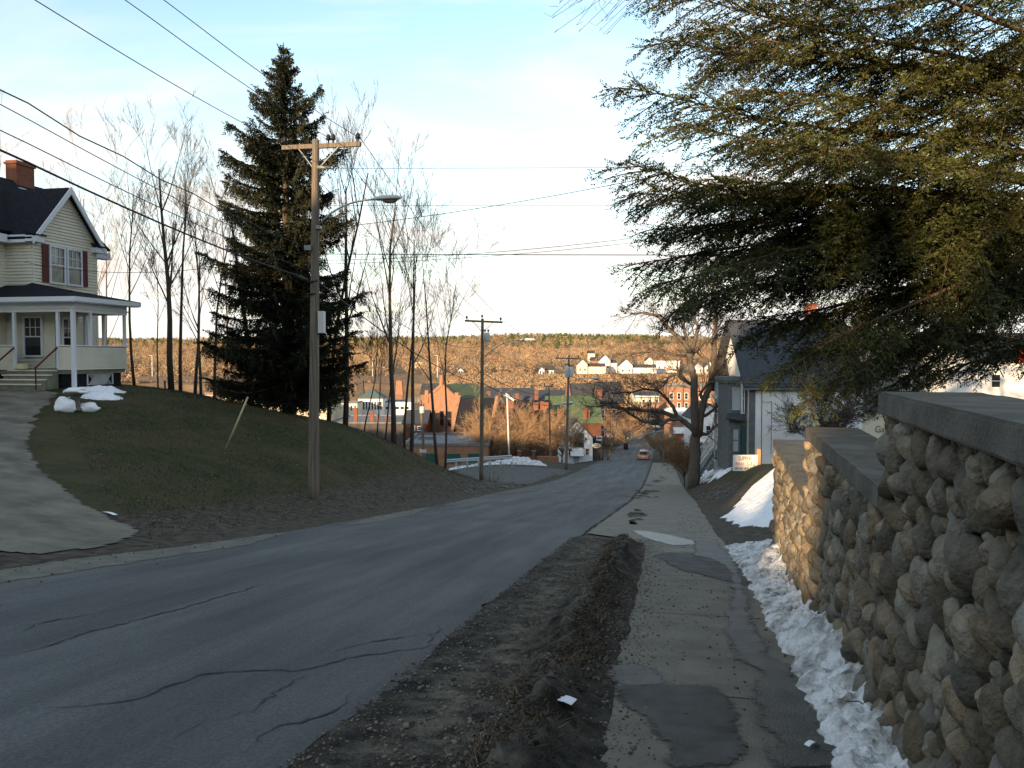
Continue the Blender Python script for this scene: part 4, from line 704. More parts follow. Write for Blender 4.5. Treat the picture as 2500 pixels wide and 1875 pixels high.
# ================================================================= POLES AND WIRES
def insul(mb, p, s=1.): mb.lathe([(.02 * s, 0), (.02 * s, .08 * s), (.06 * s, .09 * s), (.075 * s, .13 * s), (.05 * s, .16 * s), (.065 * s, .19 * s), (.03 * s, .24 * s)], 8, p)
def util_pole(label, base, top, Y, r, arm=None, lamp=None, trans=None, box=None, group='wooden utility poles down the left side of the street', brace=True):
    o = P(*base, Y); o.z = min(o.z, hz(o.x, Y)) - .15; tp = P(*top, Y) - o; t = thing('utility_pole', label, 'utility pole', o, 0, group)
    mb = MB(); n = 12; mb.tube([tp * (i / n) for i in range(n + 1)], [r * (1 - .36 * i / n) for i in range(n + 1)], 14); mb.build('pole', 'polewood', t, True)
    if arm:
        (ax, ay), (bx_, by), pins, dy = arm; A = P(ax, ay, Y + dy[0]) - o; B = P(bx_, by, Y + dy[1]) - o; MB().beam(A, B, .10, .13).build('crossarm', 'polewood', t); c = tp.copy(); c.z = (A.z + B.z) / 2
        if brace:
            for e in (A, B): MB().beam(c.lerp(e, .55), (tp.x * .97, tp.y, c.z - .75), .03, .03).build('brace', 'grey', t)
        for f in pins: mb = MB(); insul(mb, A.lerp(B, f) + Vector((0, 0, .065)), 1.1); mb.build('insulator', 'black', t, True)
    if lamp:
        st, mid, en, L_, dY = lamp; p0 = P(*st, Y) - o; p1 = P(*mid, Y + dY * .5) - o; p2 = P(*en, Y + dY) - o; m = [p0.lerp(p1, f) * (1 - f) + p1.lerp(p2, f) * f for f in np.linspace(0, 1, 9)]; m = [(p0 * (1 - f) ** 2 + p1 * 2 * f * (1 - f) + p2 * f * f) for f in np.linspace(0, 1, 9)]
        MB().tube(m, .028, 8).build('lamp_arm', 'metal', t, True); d = (p2 - m[-2]); d.z *= .3; d.normalize(); sx = d.cross(Vector((0, 0, 1))).normalized(); mb = MB()
        prof = [(-.12, .035, .03), (0, .06, .05), (.12, .11, .085), (.3, .15, .115), (.55, .16, .11), (.75, .14, .09), (.84, .07, .05)]; rings = []
        for a, w, h in prof: rings.append([p2 + d * a * L_ + sx * w * L_ * math.cos(q) + Vector((0, 0, h * L_ * (math.sin(q) if math.sin(q) > 0 else .45 * math.sin(q)))) for q in np.linspace(0, 2 * math.pi, 12, endpoint=False)])
        vs = [v for rg in rings for v in rg]; mb.add(vs, [(i * 12 + j, i * 12 + (j + 1) % 12, (i + 1) * 12 + (j + 1) % 12, (i + 1) * 12 + j) for i in range(len(prof) - 1) for j in range(12)] + [tuple(range(12))[::-1], tuple(range((len(prof) - 1) * 12, len(prof) * 12))]); hd = mb.build('lamp_head', 'lampgrey', t, True)
        ce = p2 + d * .52 * L_ + Vector((0, 0, -.055 * L_)); mb = MB(); mb.add([ce + d * .24 * L_ * math.cos(q) + sx * .12 * L_ * math.sin(q) + Vector((0, 0, -z)) for z, k in ((0, 1),) for q in np.linspace(0, 6.283, 14, endpoint=False)] + [ce + d * .15 * L_ * math.cos(q) + sx * .08 * L_ * math.sin(q) + Vector((0, 0, -.07 * L_)) for q in np.linspace(0, 6.283, 14, endpoint=False)], [(j, (j + 1) % 14, 14 + (j + 1) % 14, 14 + j) for j in range(14)] + [tuple(range(14, 28))]); mb.build('lamp_lens', 'lens', hd, True)
    if trans:
        for (px, py0, py1, w) in trans: a = P(px, py1, Y - .35) - o; b = P(px, py0, Y - .35) - o; h = b.z - a.z; mb = MB(); mb.lathe([(w * .8, 0), (w, .05), (w, h * .86), (w * .96, h * .9), (w * .6, h)], 14, a); mb.beam(a + Vector((0, .1, h * .5)), a + Vector((0, .4, h * .5)), .12, .1); tr = mb.build('transformer', 'lampgrey', t, True); mb = MB(); [insul(mb, b + Vector((q, 0, -.02)), 1.) for q in (-w * .5, w * .5)]; mb.build('bushing', 'black', tr, True)
    if box:
        for nm, px0, px1, py0, py1, mt in box: a = P(px0, py1, Y - r * .2) - o; b = P(px1, py0, Y - r * .2) - o; mb = MB(); mb.box(a.x, b.x, -.14 + a.y * 0 - r * .2, .14 - r * .2, a.z, b.z); mb.build(nm, mt, t)
    return t, o
Y1, Y2, Y3 = 24., 53., 80.
p1, o1 = util_pole('nearest tall weathered utility pole with a streetlight arm at the road edge', (765, 1237), (771, 342), Y1, .165, ((690, 361), (880, 352), (.03, .60, .66, .97), (.5, -.5)), ((782, 545), (830, 490), (912, 487), 1.0, -.4), None,
 [('conduit_box', 779, 792, 760, 813, 'lampgrey'), ('bracket', 773, 784, 552, 560, 'grey'), ('bracket', 745, 762, 600, 612, 'grey')])
mb = MB(); mb.tube([P(774, 408, Y1 - .2) - o1, P(808, 410, Y1 - .2) - o1], [.05, .045], 8); mb.build('insulator', 'grey', p1, True)
for z in (P(770, 720, Y1).z - o1.z, P(770, 690, Y1).z - o1.z): MB().tube([(0.05, 0, z), (0.05, 0, z + .04)], .155, 14).build('strap', 'black', p1, True)
p2, o2 = util_pole('utility pole with transformer and lamp at the side street corner', (1175, 1176), (1178, 778), Y2, .15, ((1135, 783), (1227, 787), (.05, .95), (.2, -.2)), ((1182, 872), (1230, 826), (1272, 830), 1.15, -.3), [(1188, 812, 834, .22)])
MB().tube([P(1182, 890, Y2) - o2, P(1225, 850, Y2) - o2, P(1268, 831, Y2) - o2], .018, 6).build('lamp_brace', 'metal', p2)
insm = MB(); insul(insm, P(1177, 778, Y2) - o2, 1.1); insm.build('insulator', 'black', p2, True)
p3, o3 = util_pole('utility pole with twin transformers standing on the grass island', (1382, 1137), (1389, 868), Y3, .15, ((1356, 874), (1418, 876), (.1, .9), (.2, -.2)), ((1390, 932), (1415, 922), (1440, 924), 1.2, -.3), [(1384, 893, 922, .24), (1394, 896, 920, .2)])
util_pole('pale thin utility pole between the leafless trees and third pole', (1344, 1120), (1340, 944), 92., .12, ((1327, 943), (1352, 944), (.1, .9), (0, 0)), ((1344, 993), (1358, 988), (1372, 985), 1.6, 0), None, None)
util_pole('short leaning pale pole with a meter in front of the brick hall', (1037, 1116), (1027, 976), 74., .17, None, None, [(1031, 992, 1009, .25)], [('meter', 1025, 1040, 1097, 1105, 'lampgrey')])
q = P(1244, 1118, 90.); q.z = hz(q.x, 90.) - .1; lp = thing('street_lamp', 'tall thin lamp mast with a tilted white floodlight before the rounded trees', 'street lamp', q); tz = P(1238, 968, 90.) - q
MB().tube([(0, 0, 0), tz], [.12, .09], 8).build('pole', 'lampgrey', lp, True); MB().beam(P(1234, 962, 89.8) - q, P(1255, 977, 89.8) - q, .3, .25).build('lamp_head', 'white', lp); MB().beam(P(1229, 964, 89.9) - q, P(1238, 969, 89.9) - q, .2, .16).build('bracket', 'grey', lp)
def wire(label, a, b, sag=.3, r=.012, m='black', n=18, ext=0., wob=0., name='power_line', cat='wire', group='overhead wires along the street'):
    a, b = Vector(a), Vector(b); f0 = -ext; pts = []
    for i in range(n + 1):
        f = f0 + (1 - f0) * i / n; p = a + (b - a) * f; p.z -= sag * 4 * f * (1 - f) if f > 0 else 0
        if wob: p.z += wob * math.sin(f * 31)
        pts.append(p)
    return props(MB().tube(pts, r, 5).build(name, m), label, cat, group)
Q = lambda px, py, Y: P(px, py, Y)
wire('topmost wire crossing the sky to the right end of the near crossarm', Q(403, 0, 16.9), Q(876, 336, Y1 - .5), .12, .010, ext=2.2)
wire('second wire from the top crossing the sky behind the spruce tip', Q(308, 0, 15.6), Q(805, 338, Y1 - .1), .10, .010, ext=1.8)
wire('wire from the upper left corner to the left end of the near crossarm', Q(87, 0, 13.4), Q(695, 352, Y1 + .5), .10, .010, ext=1.3)
wire('uppermost wavy cable entering at the left edge above the chimney', Q(0, 218, 12.7), Q(747, 606, Y1), .12, .013, ext=.9, wob=.035)
wire('second cable at the left edge just under the wavy one', Q(0, 253, 12.7), Q(752, 640, Y1), .10, .009, ext=.9)
wire('third cable at the left edge passing above the house gable', Q(0, 316, 12.7), Q(755, 660, Y1), .12, .010, ext=.9)
wire('thickest black cable running over the chimney to the near pole', Q(0, 364, 12.7), Q(757, 682, Y1 - .17), .15, .020, ext=.9)
props(MB().tube([Q(0, 364, 12.7).lerp(Q(757, 682, Y1 - .17), f) + Vector((0, -.02, -.04 - .15 * 4 * f * (1 - f))) for f in (.915, .93, .96, .985)], [.03, .07, .07, .04], 8).build('splice_case', 'black', None, True), 'black cable splice hanging beside the near pole', 'splice case')
wire('wire from the right end of the near crossarm to the second pole', Q(878, 335, Y1 - .5), Q(1225, 781, Y2 - .2), .35, .010)
wire('wire from the near pole top to the second pole top', Q(808, 338, Y1 - .1), Q(1177, 770, Y2), .4, .010)
wire('wire from the left end of the near crossarm to the second pole', Q(695, 352, Y1 + .5), Q(1138, 777, Y2 + .2), .35, .010)
wire('heavy cable sagging from the near pole down to the second pole', Q(772, 684, Y1 - .17), Q(1172, 936, Y2), .5, .022)
wire('thin cable above the heavy one between the first two poles', Q(775, 640, Y1), Q(1174, 845, Y2), .9, .012)
wire('level thick wire crossing the street toward the hemlock', Q(772, 620, Y1), Q(2350, 622, 26.), .02, .013)
wire('highest thin wire crossing the street from the grey insulator', Q(806, 411, Y1 - .2), Q(2200, 398, 27.), .05, .007)
wire('thin level wire crossing the street at lamp height', Q(775, 502, Y1), Q(2250, 498, 27.), .02, .007)
wire('wire climbing from the bare trees up into the hemlock', Q(775, 560, Y1), Q(1720, 405, 20.), .15, .009)
wire('upper of two thin wires rising rightward above the distant ridge', Q(775, 636, Y1), Q(1900, 530, 22.), .25, .008)
wire('lower of two thin wires rising rightward above the distant ridge', Q(775, 645, Y1), Q(1900, 545, 22.), .22, .007)
wire('house service drop from the near pole to the cream house', Q(762, 610, Y1), Q(60, 640, 33.), .55, .010)
for i, (lb, a, b, sg, r) in enumerate((('right wire from the second crossarm to the third pole', (1225, 781, Y2), (1413, 871, Y3), .5, .011), ('left wire from the second crossarm to the third pole', (1138, 777, Y2), (1360, 869, Y3), .5, .011), ('transformer wire from the second pole to the third', (1182, 842, Y2), (1390, 905, Y3), .8, .014), ('heavy cable from the second pole to the third', (1180, 936, Y2), (1386, 985, Y3), .7, .028), ('middle cable from the second pole to the third', (1180, 912, Y2), (1388, 958, Y3), .8, .02),
   ('right wire leaving the third pole down the street', (1413, 871, Y3), (1632, 935, 170.), 1.0, .02), ('heavy cable leaving the third pole down the street', (1390, 918, Y3), (1650, 960, 170.), 1.2, .03), ('middle cable leaving the third pole down the street', (1390, 945, Y3), (1640, 980, 170.), 1., .025), ('wire slung from the third pole to the pale thin pole', (1386, 1000, Y3), (1343, 990, 92.), .4, .02), ('wire from the second pole to the brick hall', (1176, 905, Y2), (1100, 950, 140.), .6, .02), ('cable from the floodlight mast to the third pole', (1246, 968, 90.), (1384, 1005, Y3), .9, .018))):
    wire(lb, Q(*a), Q(*b), sg, r)
wire('thin guy wire from the near pole into the lawn', Q(760, 600, Y1), hit(550, 1100), .0, .007, name='guy_wire', cat='guy wire')
a_ = hit(550, 1100); b_ = a_.lerp(Q(760, 600, Y1), .285); props(MB().tube([a_, b_], [.032, .028], 8).build('guy_guard', 'guy', None, True), 'pale yellow guy wire guard leaning up from the lawn', 'guy guard')
# ================================================================= CREAM HOUSE
EX, EZ = Vector((DY, -DX, 0)), Vector((0, 0, 1)); ED = Vector((DX, DY, 0))
C0 = P(181, 900, 32.6); zf = C0.z; zg = zf - .72
house = thing('cream_house', 'cream clapboard house with maroon shutters and a wraparound porch on the bank', 'house', (C0.x, C0.y, zg), 0); house.rotation_euler = (0, 0, math.atan2(DY, DX))
# local axes: x = along the street away from the viewer (ED), y = away from the street (-EX), z up
FZ = .72
def clap(mb, a, b, z0, z1, out, course=.14, dep=.042, clip=None):
    a, b = Vector((*a, 0)), Vector((*b, 0)); out = Vector((*out, 0)); z = z0
    while z < z1 - 1e-4:
        zt = min(z + course, z1); f0, f1 = clip(z) if clip else (0, 1); g0, g1 = clip(zt) if clip else (0, 1); lo = [a.lerp(b, f0), a.lerp(b, f1)]; hi = [a.lerp(b, g0), a.lerp(b, g1)]; k = Vector((0, 0, z)); kt = Vector((0, 0, zt))
        mb.add([lo[0] + out * dep + k, lo[1] + out * dep + k, hi[1] + kt, hi[0] + kt, lo[0] + k, lo[1] + k], [(0, 1, 2, 3), (4, 5, 1, 0)]); z = zt
Zp = lambda py, Y: -(py - 868) / FPX * Y - zg
ze = 6.55; zpk = 8.75; zp = FZ + 2.45                  # upper eave, gable peak, porch ceiling
w0, w1 = 1.3, 5.2                                     # gable wing along the street
mb = MB(); mb.box(w0 + .02, w1 - .02, 3.02, 6, 0, ze); mb.box(-7, 7.0, 4.36, 9.6, 0, ze); mb.build('core_wall', 'siding', house)
wl_ = MB(); clap(wl_, (w0, 3.0), (w1, 3.0), 0, ze, (0, -1)); mid = (w0 + w1) / 2
clap(wl_, (w0, 3.0), (w1, 3.0), ze, zpk, (0, -1), clip=lambda z: (.5 * (z - ze) / (zpk - ze), 1 - .5 * (z - ze) / (zpk - ze))); clap(wl_, (w0, 4.35), (w0, 3.0), 0, ze, (-1, 0)); clap(wl_, (w1, 3.0), (w1, 4.34), 0, ze, (1, 0)); clap(wl_, (w1, 4.34), (7.0, 4.34), 0, ze, (0, -1)); clap(wl_, (-7, 4.34), (w0, 4.34), 0, ze, (0, -1)); wl_.build('wall', 'siding', house)
mb = MB()
for x, y in ((w0 - .02, 2.97), (w1 - .06, 2.97)): mb.box(x, x + .10, y, y + .10, 0, ze)
mb.box(w0 - .03, w0 + .04, 4.28, 4.35, 0, ze); mb.build('corner_board', 'siding', house)
# roofs
rf = MB(); ov = .32
def slab(mb, a, b, c, d, th=.12): a, b, c, d = [Vector(q) for q in (a, b, c, d)]; nrm = (b - a).cross(d - a).normalized() * th; mb.prism([a, b, c, d], nrm if nrm.z > 0 else -nrm)
sl_ = (zpk - ze) / (mid - w0); zo = ze - ov * sl_
slab(rf, (w0 - ov, 2.68, zo), (mid, 2.68, zpk), (mid, 9.0, zpk), (w0 - ov, 9.0, zo)); slab(rf, (w1 + ov, 2.68, zo), (mid, 2.68, zpk), (mid, 9.0, zpk), (w1 + ov, 9.0, zo))
zr = 9.55; slab(rf, (-7.4, 3.9, ze - .05), (7.35, 3.9, ze - .05), (7.35, 7.0, zr), (-7.4, 7.0, zr)); slab(rf, (-7.4, 10.1, ze - .05), (7.35, 10.1, ze - .05), (7.35, 7.0, zr), (-7.4, 7.0, zr))
roof = rf.build('roof', 'shingle', house)
tr = MB()
for sgn, x0 in ((1, w0 - ov), (-1, w1 + ov)): tr.prism([(x0, 2.62, zo - .16), (x0, 2.62, zo + .10), (mid, 2.62, zpk + .12), (mid, 2.62, zpk - .20)], (0, .07, 0))
tr.build('rake_board', 'trim', house)
tr = MB(); tr.box(w0 - ov - .05, w0 + .32, 2.66, 3.02, ze - .42, ze - .18); tr.box(w1 - .32, w1 + ov + .05, 2.66, 3.02, ze - .42, ze - .18); tr.box(w0 - ov - .03, w0 - .02, 3.03, 4.3, ze - .46, ze - .14); tr.box(-7.4, w0 - ov - .06, 3.86, 4.30, ze - .46, ze - .12); tr.box(w1 + ov + .06, 7.4, 3.86, 4.30, ze - .46, ze - .12); tr.build('cornice', 'trim', house)
for xa, xb in ((w0 - ov - .1, w0 + .36), (w1 - .36, w1 + ov + .1)): tr = MB(); slab(tr, (xa, 2.6, ze - .16), (xb, 2.6, ze - .16), (xb, 3.02, ze + .02), (xa, 3.02, ze + .02), .05); tr.build('return_roof', 'shingle', house)
ch = MB(); ch.box(4.6, 5.7, 6.7, 7.3, zr - 1.2, 10.6); ch.box(4.54, 5.76, 6.64, 7.36, 10.42, 10.52); ch.build('chimney', 'chbrick', roof); MB().box(4.5, 5.8, 6.5, 6.69, zr - .5, zr - .28).build('flashing', 'metal', roof)
def window(parent, x0, x1, z0, z1, y=0., axis='y', sgn=-1, mull=(1, 1), frame='trim', fw=.08, glass='glass', sash=True, dep=.05, name='window', curtain=False):
    """window on a wall: axis 'y' = wall plane y const (outward sgn), 'x' = wall plane x const"""
    def bx(mb, a0, a1, b0, b1, d0, d1):
        d0, d1 = sorted((y + sgn * d0, y + sgn * d1))
        if axis == 'y': mb.box(a0, a1, d0, d1, b0, b1)
        else: mb.box(d0, d1, a0, a1, b0, b1)
    f = MB()
    for a0, a1, b0, b1 in ((x0 - fw, x0, z0 - fw, z1 + fw), (x1, x1 + fw, z0 - fw, z1 + fw), (x0, x1, z1, z1 + fw), (x0, x1, z0 - fw, z0)): bx(f, a0, a1, b0, b1, .0, dep + .03)
    if sash: bx(f, x0, x1, (z0 + z1) / 2 - .025, (z0 + z1) / 2 + .025, .0, dep + .01)
    nx_, nz_ = mull
    for i in range(1, nx_): xx = x0 + (x1 - x0) * i / nx_; bx(f, xx - .012, xx + .012, (z0 + z1) / 2 + .026 if sash else z0, z1, .0, dep + .005)
    for i in range(1, nz_): zz_ = (z0 + z1) / 2 + (z1 - z0) / 2 * i / nz_; bx(f, x0, x1, zz_ - .012, zz_ + .012, .0, dep + .003)
    o = f.build(name, frame, parent); g = MB(); bx(g, x0, x1, z0, z1, dep - .04, dep - .02); g.build('pane', glass, o)
    if curtain: g = MB(); bx(g, x0 + .03, x0 + (x1 - x0) * .55, (z0 + z1) / 2 + .1, z1 - .03, dep - .018, dep - .014); g.build('curtain', 'curtain', o)
    return o
zw0, zw1 = Zp(800 / 2.073 + 300, 34.8), Zp(622 / 2.073 + 300, 34.8)
window(house, 2.25, 3.05, zw0, zw1, 2.97, mull=(3, 2), dep=.06, curtain=True); window(house, 3.30, 4.10, zw0, zw1, 2.97, mull=(3, 2), dep=.06, frame='trim')
for x0 in (1.78, 4.2): MB().box(x0, x0 + .36, 2.92, 2.955, zw0 - .05, zw1 + .08).build('shutter', 'shutter', house)
MB().box(6.05, 6.42, 4.26, 4.29, zw0, zw1 + .05).build('shutter', 'shutter', house)
window(house, -.75, .05, zw0, zw1, 4.31, mull=(3, 2), dep=.06); MB().box(.18, .54, 4.26, 4.30, zw0 - .05, zw1 + .08).build('shutter', 'shutter', house)
# porch
po = MB(); po.box(.02, 3.2, .05, 3.0, FZ - .22, FZ); po.box(.02, w0 - .03, 3.0, 4.3, FZ - .22, FZ); po.build('porch_floor', 'wooddark', house)
mb = MB(); mb.box(.12, 3.1, .18, .25, -1, FZ - .23); mb.box(.12, .19, .25, 4.25, -1, FZ - .23); mb.build('porch_skirt', 'shingle', house)
inw = MB(); clap(inw, (w0 - .05, 4.3), (w0 - .05, 1.9), FZ, zp, (-1, 0)); clap(inw, (w0 - .05, 1.9), (2.6, 1.9), FZ, zp, (0, -1)); clap(inw, (2.6, 1.9), (2.6, 3.0), FZ, zp, (1, 0)); inw.build('porch_wall', 'siding', house)
window(house, 2.55, 3.35, FZ + .55, FZ + 2.15, w0 - .08, axis='x', sgn=-1, mull=(3, 2), dep=.05); window(house, 1.6, 2.2, FZ + .55, FZ + 2.1, 1.86, mull=(2, 2), dep=.05)
mb = MB(); mb.box(-.1, 3.3, -.1, 4.3, zp + .0, zp + .06); mb.build('porch_ceiling', 'siding', house)
pr = MB(); ez = zp + .42; tz_ = zp + 1.05
slab(pr, (-.45, -.45, ez), (3.65, -.45, ez), (3.65 - 1.2, 2.98, tz_), (w0 - .05, 2.98, tz_), .07); slab(pr, (-.45, -.45, ez), (-.45, 7.5, ez), (w0 - .05, 7.5, tz_), (w0 - .05, 2.98, tz_), .07); slab(pr, (3.65, -.45, ez), (3.65, 3.0, ez), (2.45, 2.98, tz_), (2.45, 2.975, tz_), .07)
slab(pr, (-.45, 1.2, ez + .02), (w0 - .05, 1.0, tz_ - .25), (w0 - .05, 3.0, tz_ + .12), (-.45, 3.2, ez + .06), .05)
pr.build('porch_roof', 'shingle', house)
fa = MB(); fa.box(-.47, 3.67, -.49, -.44, ez - .14, ez + .05); fa.box(-.49, -.44, -.44, 7.5, ez - .14, ez + .05); fa.box(3.65, 3.70, -.44, 3.0, ez - .14, ez + .05); fa.build('gutter', 'trim', house)
fa = MB(); fa.box(-.06, 3.26, -.06, .06, zp - .12, ez - .14); fa.box(-.06, .06, .06, 7.4, zp - .12, ez - .14); fa.box(3.14, 3.26, .06, 3.0, zp - .12, ez - .14); fa.box(-.44, 3.64, -.43, -.07, ez - .17, ez - .141); fa.box(-.43, -.07, -.06, 7.4, ez - .17, ez - .141); fa.build('fascia', 'trim', house)
for x, y in ((0, .72), (0, 2.78), (0, 4.6), (.98, 0), (3.15, 0), (3.15, 1.05), (3.15, 2.0), (2.1, 0.0)):
    if (x, y) == (2.1, 0.): continue
    MB().box(x - .055, x + .055, y - .055, y + .055, FZ + (.965 if (x, y) in ((.98, 0), (3.15, 0), (3.15, 1.05), (3.15, 2.0), (0, 4.6)) else 0), zp - .12).build('porch_post', 'trim', house)
MB().box(-.075, .06, -.07, .07, -.05, ez - .17).build('downspout', 'trim', house)
rl = MB(); RH = FZ + .92; clap(rl, (.05, -.02), (3.22, -.02), FZ - .05, RH, (0, -1), .105); rl.box(.05, 3.24, -.02, .08, FZ - .05, RH); clap(rl, (-.02, .72), (-.02, .05), FZ - .05, RH, (-1, 0), .105); rl.box(-.02, .06, .08, .72, FZ - .05, RH); clap(rl, (-.02, 7.4), (-.02, 2.78), FZ - .05, RH, (-1, 0), .105); rl.box(-.02, .06, 2.78, 7.4, FZ - .05, RH); rl.box(3.14, 3.24, .08, 2.9, FZ - .05, RH)
rl.build('half_wall', 'siding', house); mb = MB(); mb.box(-.07, 3.28, -.08, .11, RH, RH + .045); mb.box(-.08, .10, .11, .74, RH, RH + .045); mb.box(-.08, .10, 2.76, 7.4, RH, RH + .045); mb.box(3.1, 3.28, .11, 2.9, RH, RH + .045); mb.build('rail_cap', 'trim', house)
for i in range(4): MB().box(-.30 * (4 - i) - .05, -.30 * (3 - i) - .0 if i < 3 else .02, .76, 2.74, -.25, FZ - .18 * (4 - i) + .18 - .10).build('step', 'wooddark', house)
for i in range(4): MB().box(-.30 * (4 - i) - .12, -.30 * (3 - i) - .06, .72, 2.78, FZ - .18 * (4 - i) + .08, FZ - .18 * (4 - i) + .125).build('tread', 'siding', house)
for y in (.73, 2.77): mb = MB(); mb.beam((-1.25, y, .75), (-.02, y, FZ + .88), .04, .06); mb.beam((-1.22, y, -.1), (-1.22, y, .75), .04, .04); mb.build('handrail', 'shutter', house)
lt = MB(); lx0, lx1, lz0, lz1 = .95, 2.5, .0, FZ - .24; k = -1.
while k < 2.4:
    for s in (1, -1):
        pts = []; 
        for f in np.linspace(0, 1, 2): pts.append((lx0 + k + (f if s > 0 else 1 - f) * .48, .15, lz0 + f * .48))
        xa, xb = pts[0][0], pts[1][0]
        if min(xa, xb) > lx0 - .02 and max(xa, xb) < lx1 + .02: lt.beam(pts[0], pts[1], .012 + (.004 if s > 0 else 0), .028, up=(0, 1, 0))
    k += .075
lt.box(lx0 - .03, lx0 + .02, .13, .17, lz0, lz1); lt.box(lx1 - .02, lx1 + .03, .13, .17, lz0, lz1); lt.box(lx0, lx1, .13, .17, lz1 - .03, lz1); lt.build('lattice', 'white', house)
props(MB().box(C0.x - 2.3, C0.x - 1.95, C0.y - .2, C0.y + .1, zf + 0, zf + .2).build('planter_box', 'guy'), 'small tan box on the porch floor beside the steps', 'box')
# ================================================================= WHITE HOUSE (right)
YW = 50.; o = P(1828, 1131, YW); o.z = hz(o.x + 3, YW + 2) - .25; wh = thing('white_house', 'white clapboard house with grey corner trim and steep roof behind the wall', 'house', o)
zl = lambda py, Y=YW: -(py - 868) / FPX * Y - o.z
wE = zl(948); wid_ = 7.1; dpt = 7.4; wr = zl(785, YW + dpt / 2); yaw = -.0
mb = MB(); mb.box(.02, wid_, .03, dpt, -1.5, wE); mb.prism([(.02, .03, wE), (.02, dpt, wE), (.02, dpt / 2, wr - .15)], (wid_ - .02, 0, 0)); mb.build('core_wall', 'wsiding', wh)
mb = MB(); clap(mb, (.35, 0), (wid_, 0), .35, wE, (0, -1), .145, .028); mb.build('wall', 'wsiding', wh)
mb = MB(); mb.box(-.02, .36, -.05, .02, .2, wE + .3); mb.box(-.02, .05, .02, dpt, wE - .1, wE + .3); mb.box(.36, wid_, -.05, .0, wE + .0, wE + .32); mb.build('corner_board', 'wtrim', wh)
mb = MB(); mb.box(-.05, wid_ + .05, -.04, .1, -1.2, .35); mb.build('foundation', 'cap', wh)
rf = MB(); ov = .45; sl_ = (wr - wE - .35) / (dpt / 2); slab(rf, (-.5, -ov, wE + .35 - ov * sl_ + .15), (wid_ + .3, -ov, wE + .35 - ov * sl_ + .15), (wid_ + .3, dpt / 2, wr), (-.5, dpt / 2, wr), .14); slab(rf, (-.5, dpt + ov, wE + .35 - ov * sl_ + .15), (wid_ + .3, dpt + ov, wE + .35 - ov * sl_ + .15), (wid_ + .3, dpt / 2, wr), (-.5, dpt / 2, wr), .14); wroof = rf.build('roof', 'roofgrey', wh)
mb = MB(); mb.box(-.55, wid_ + .32, -ov - .05, -ov + .03, wE - .08, wE + .12); mb.box(-.5, wid_ + .3, -ov + .03, -.0, wE + .33, wE + .36); mb.build('eave', 'wtrim', wh)
mb = MB(); cx = P(1979, 760, YW + dpt / 2).x - o.x; mb.box(cx - .3, cx + .3, dpt / 2 - .3, dpt / 2 + .3, wr - .5, zl(745, YW + dpt / 2)); mb.box(cx - .36, cx + .36, dpt / 2 - .36, dpt / 2 + .36, zl(745, YW + dpt / 2), zl(741, YW + dpt / 2)); mb.build('chimney', 'chbrick', wroof)
mb = MB(); xx = P(1860, 900, YW).x - o.x; mb.tube([(xx, -.07, .4), (xx, -.07, wE)], .025, 6); mb.tube([(xx + .62, -.07, 1.2), (xx + .62, -.07, zl(980))], .02, 6); mb.tube([(xx, -.08, zl(980)), (xx + .3, -.08, zl(983)), (xx + .62, -.08, zl(980))], .015, 5); mb.build('service_conduit', 'grey', wh)
# left (street) side: square bay, then projecting gabled bay with porch steps
X = lambda px, Y: P(px, 900, Y).x - o.x
mb = MB(); bx0, bx1 = X(1776, 51.), -.02; by = .6; mb.box(bx0, bx1, by, 3.2, .0, zl(930)); by_ = mb.build('bay', 'wtrim', wh)
mb = MB(); mb.box(bx0 - .25, bx1 - .03, by - .22, 3.3, zl(930), zl(921)); mb.box(bx0 - .18, bx1 - .03, by - .15, 3.25, zl(936), zl(930)); mb.build('bay_cornice', 'wtrim', wh)
mb = MB(); slab(mb, (bx0 - .35, by - .55, zl(1024)), (X(1822, 50.), by - .55, zl(1030)), (X(1808, 51.), by - .04, zl(1012)), (bx0 - .1, by - .04, zl(1013)), .08); mb.build('bay_hood', 'roofgrey', wh)
bw = X(1797, 51.)
window(by_, bx0 + .28, bx0 + .62, zl(1000), zl(950), by - .01, mull=(1, 1), frame='graypaint', glass='graypaint', dep=.05); window(by_, bx0 + .28, bx0 + .62, zl(1105), zl(1050), by - .01, mull=(1, 1), frame='wtrim', glass='graypaint', dep=.05)
mb = MB(); mb.box(X(1809, 50.5), X(1818, 50.5), .35, .5, zl(1012), zl(930)); mb.build('side_panel', 'white', wh)
window(wh, X(1812, 50.5), X(1815, 50.5), zl(1008), zl(938), .34, frame='white', glass='shutter', dep=.03, fw=.04); MB().box(X(1811, 50.5), X(1816, 50.5), .3, .5, .4, zl(1040)).build('door', 'teal', wh)
gx0 = X(1745, 57.2); gx1 = gx0 + 1.2
mb = MB(); mb.box(gx0, gx1 + .3, 4.4, 7.2, -1.4, zl(945, 55.5)); mb.prism([(gx0, 4.4, zl(945, 55.5)), (gx0, 7.2, zl(945, 55.5)), (gx0, 5.8, zl(880, 55.5))], (1.5, 0, 0)); bay2 = mb.build('entrance_bay', 'graypaint', wh)
mb = MB(); za, zb_ = zl(948, 55.5), zl(876, 55.5); slab(mb, (gx0 - .35, 4.0, za - .3), (gx0 + 1.6, 4.0, za - .3), (gx0 + 1.6, 5.8, zb_), (gx0 - .35, 5.8, zb_), .12); slab(mb, (gx0 - .35, 7.6, za - .3), (gx0 + 1.6, 7.6, za - .3), (gx0 + 1.6, 5.8, zb_), (gx0 - .35, 5.8, zb_), .12); mb.build('gable_roof', 'roofgrey', wh)
mb = MB(); [mb.box(gx0 - .14, gx1 + .2, 4.28, 7.3, zl(b, 55.5), zl(a, 55.5)) for a, b in ((966, 976), (1046, 1052), (1058, 1066))]; mb.build('band_moulding', 'white', wh)
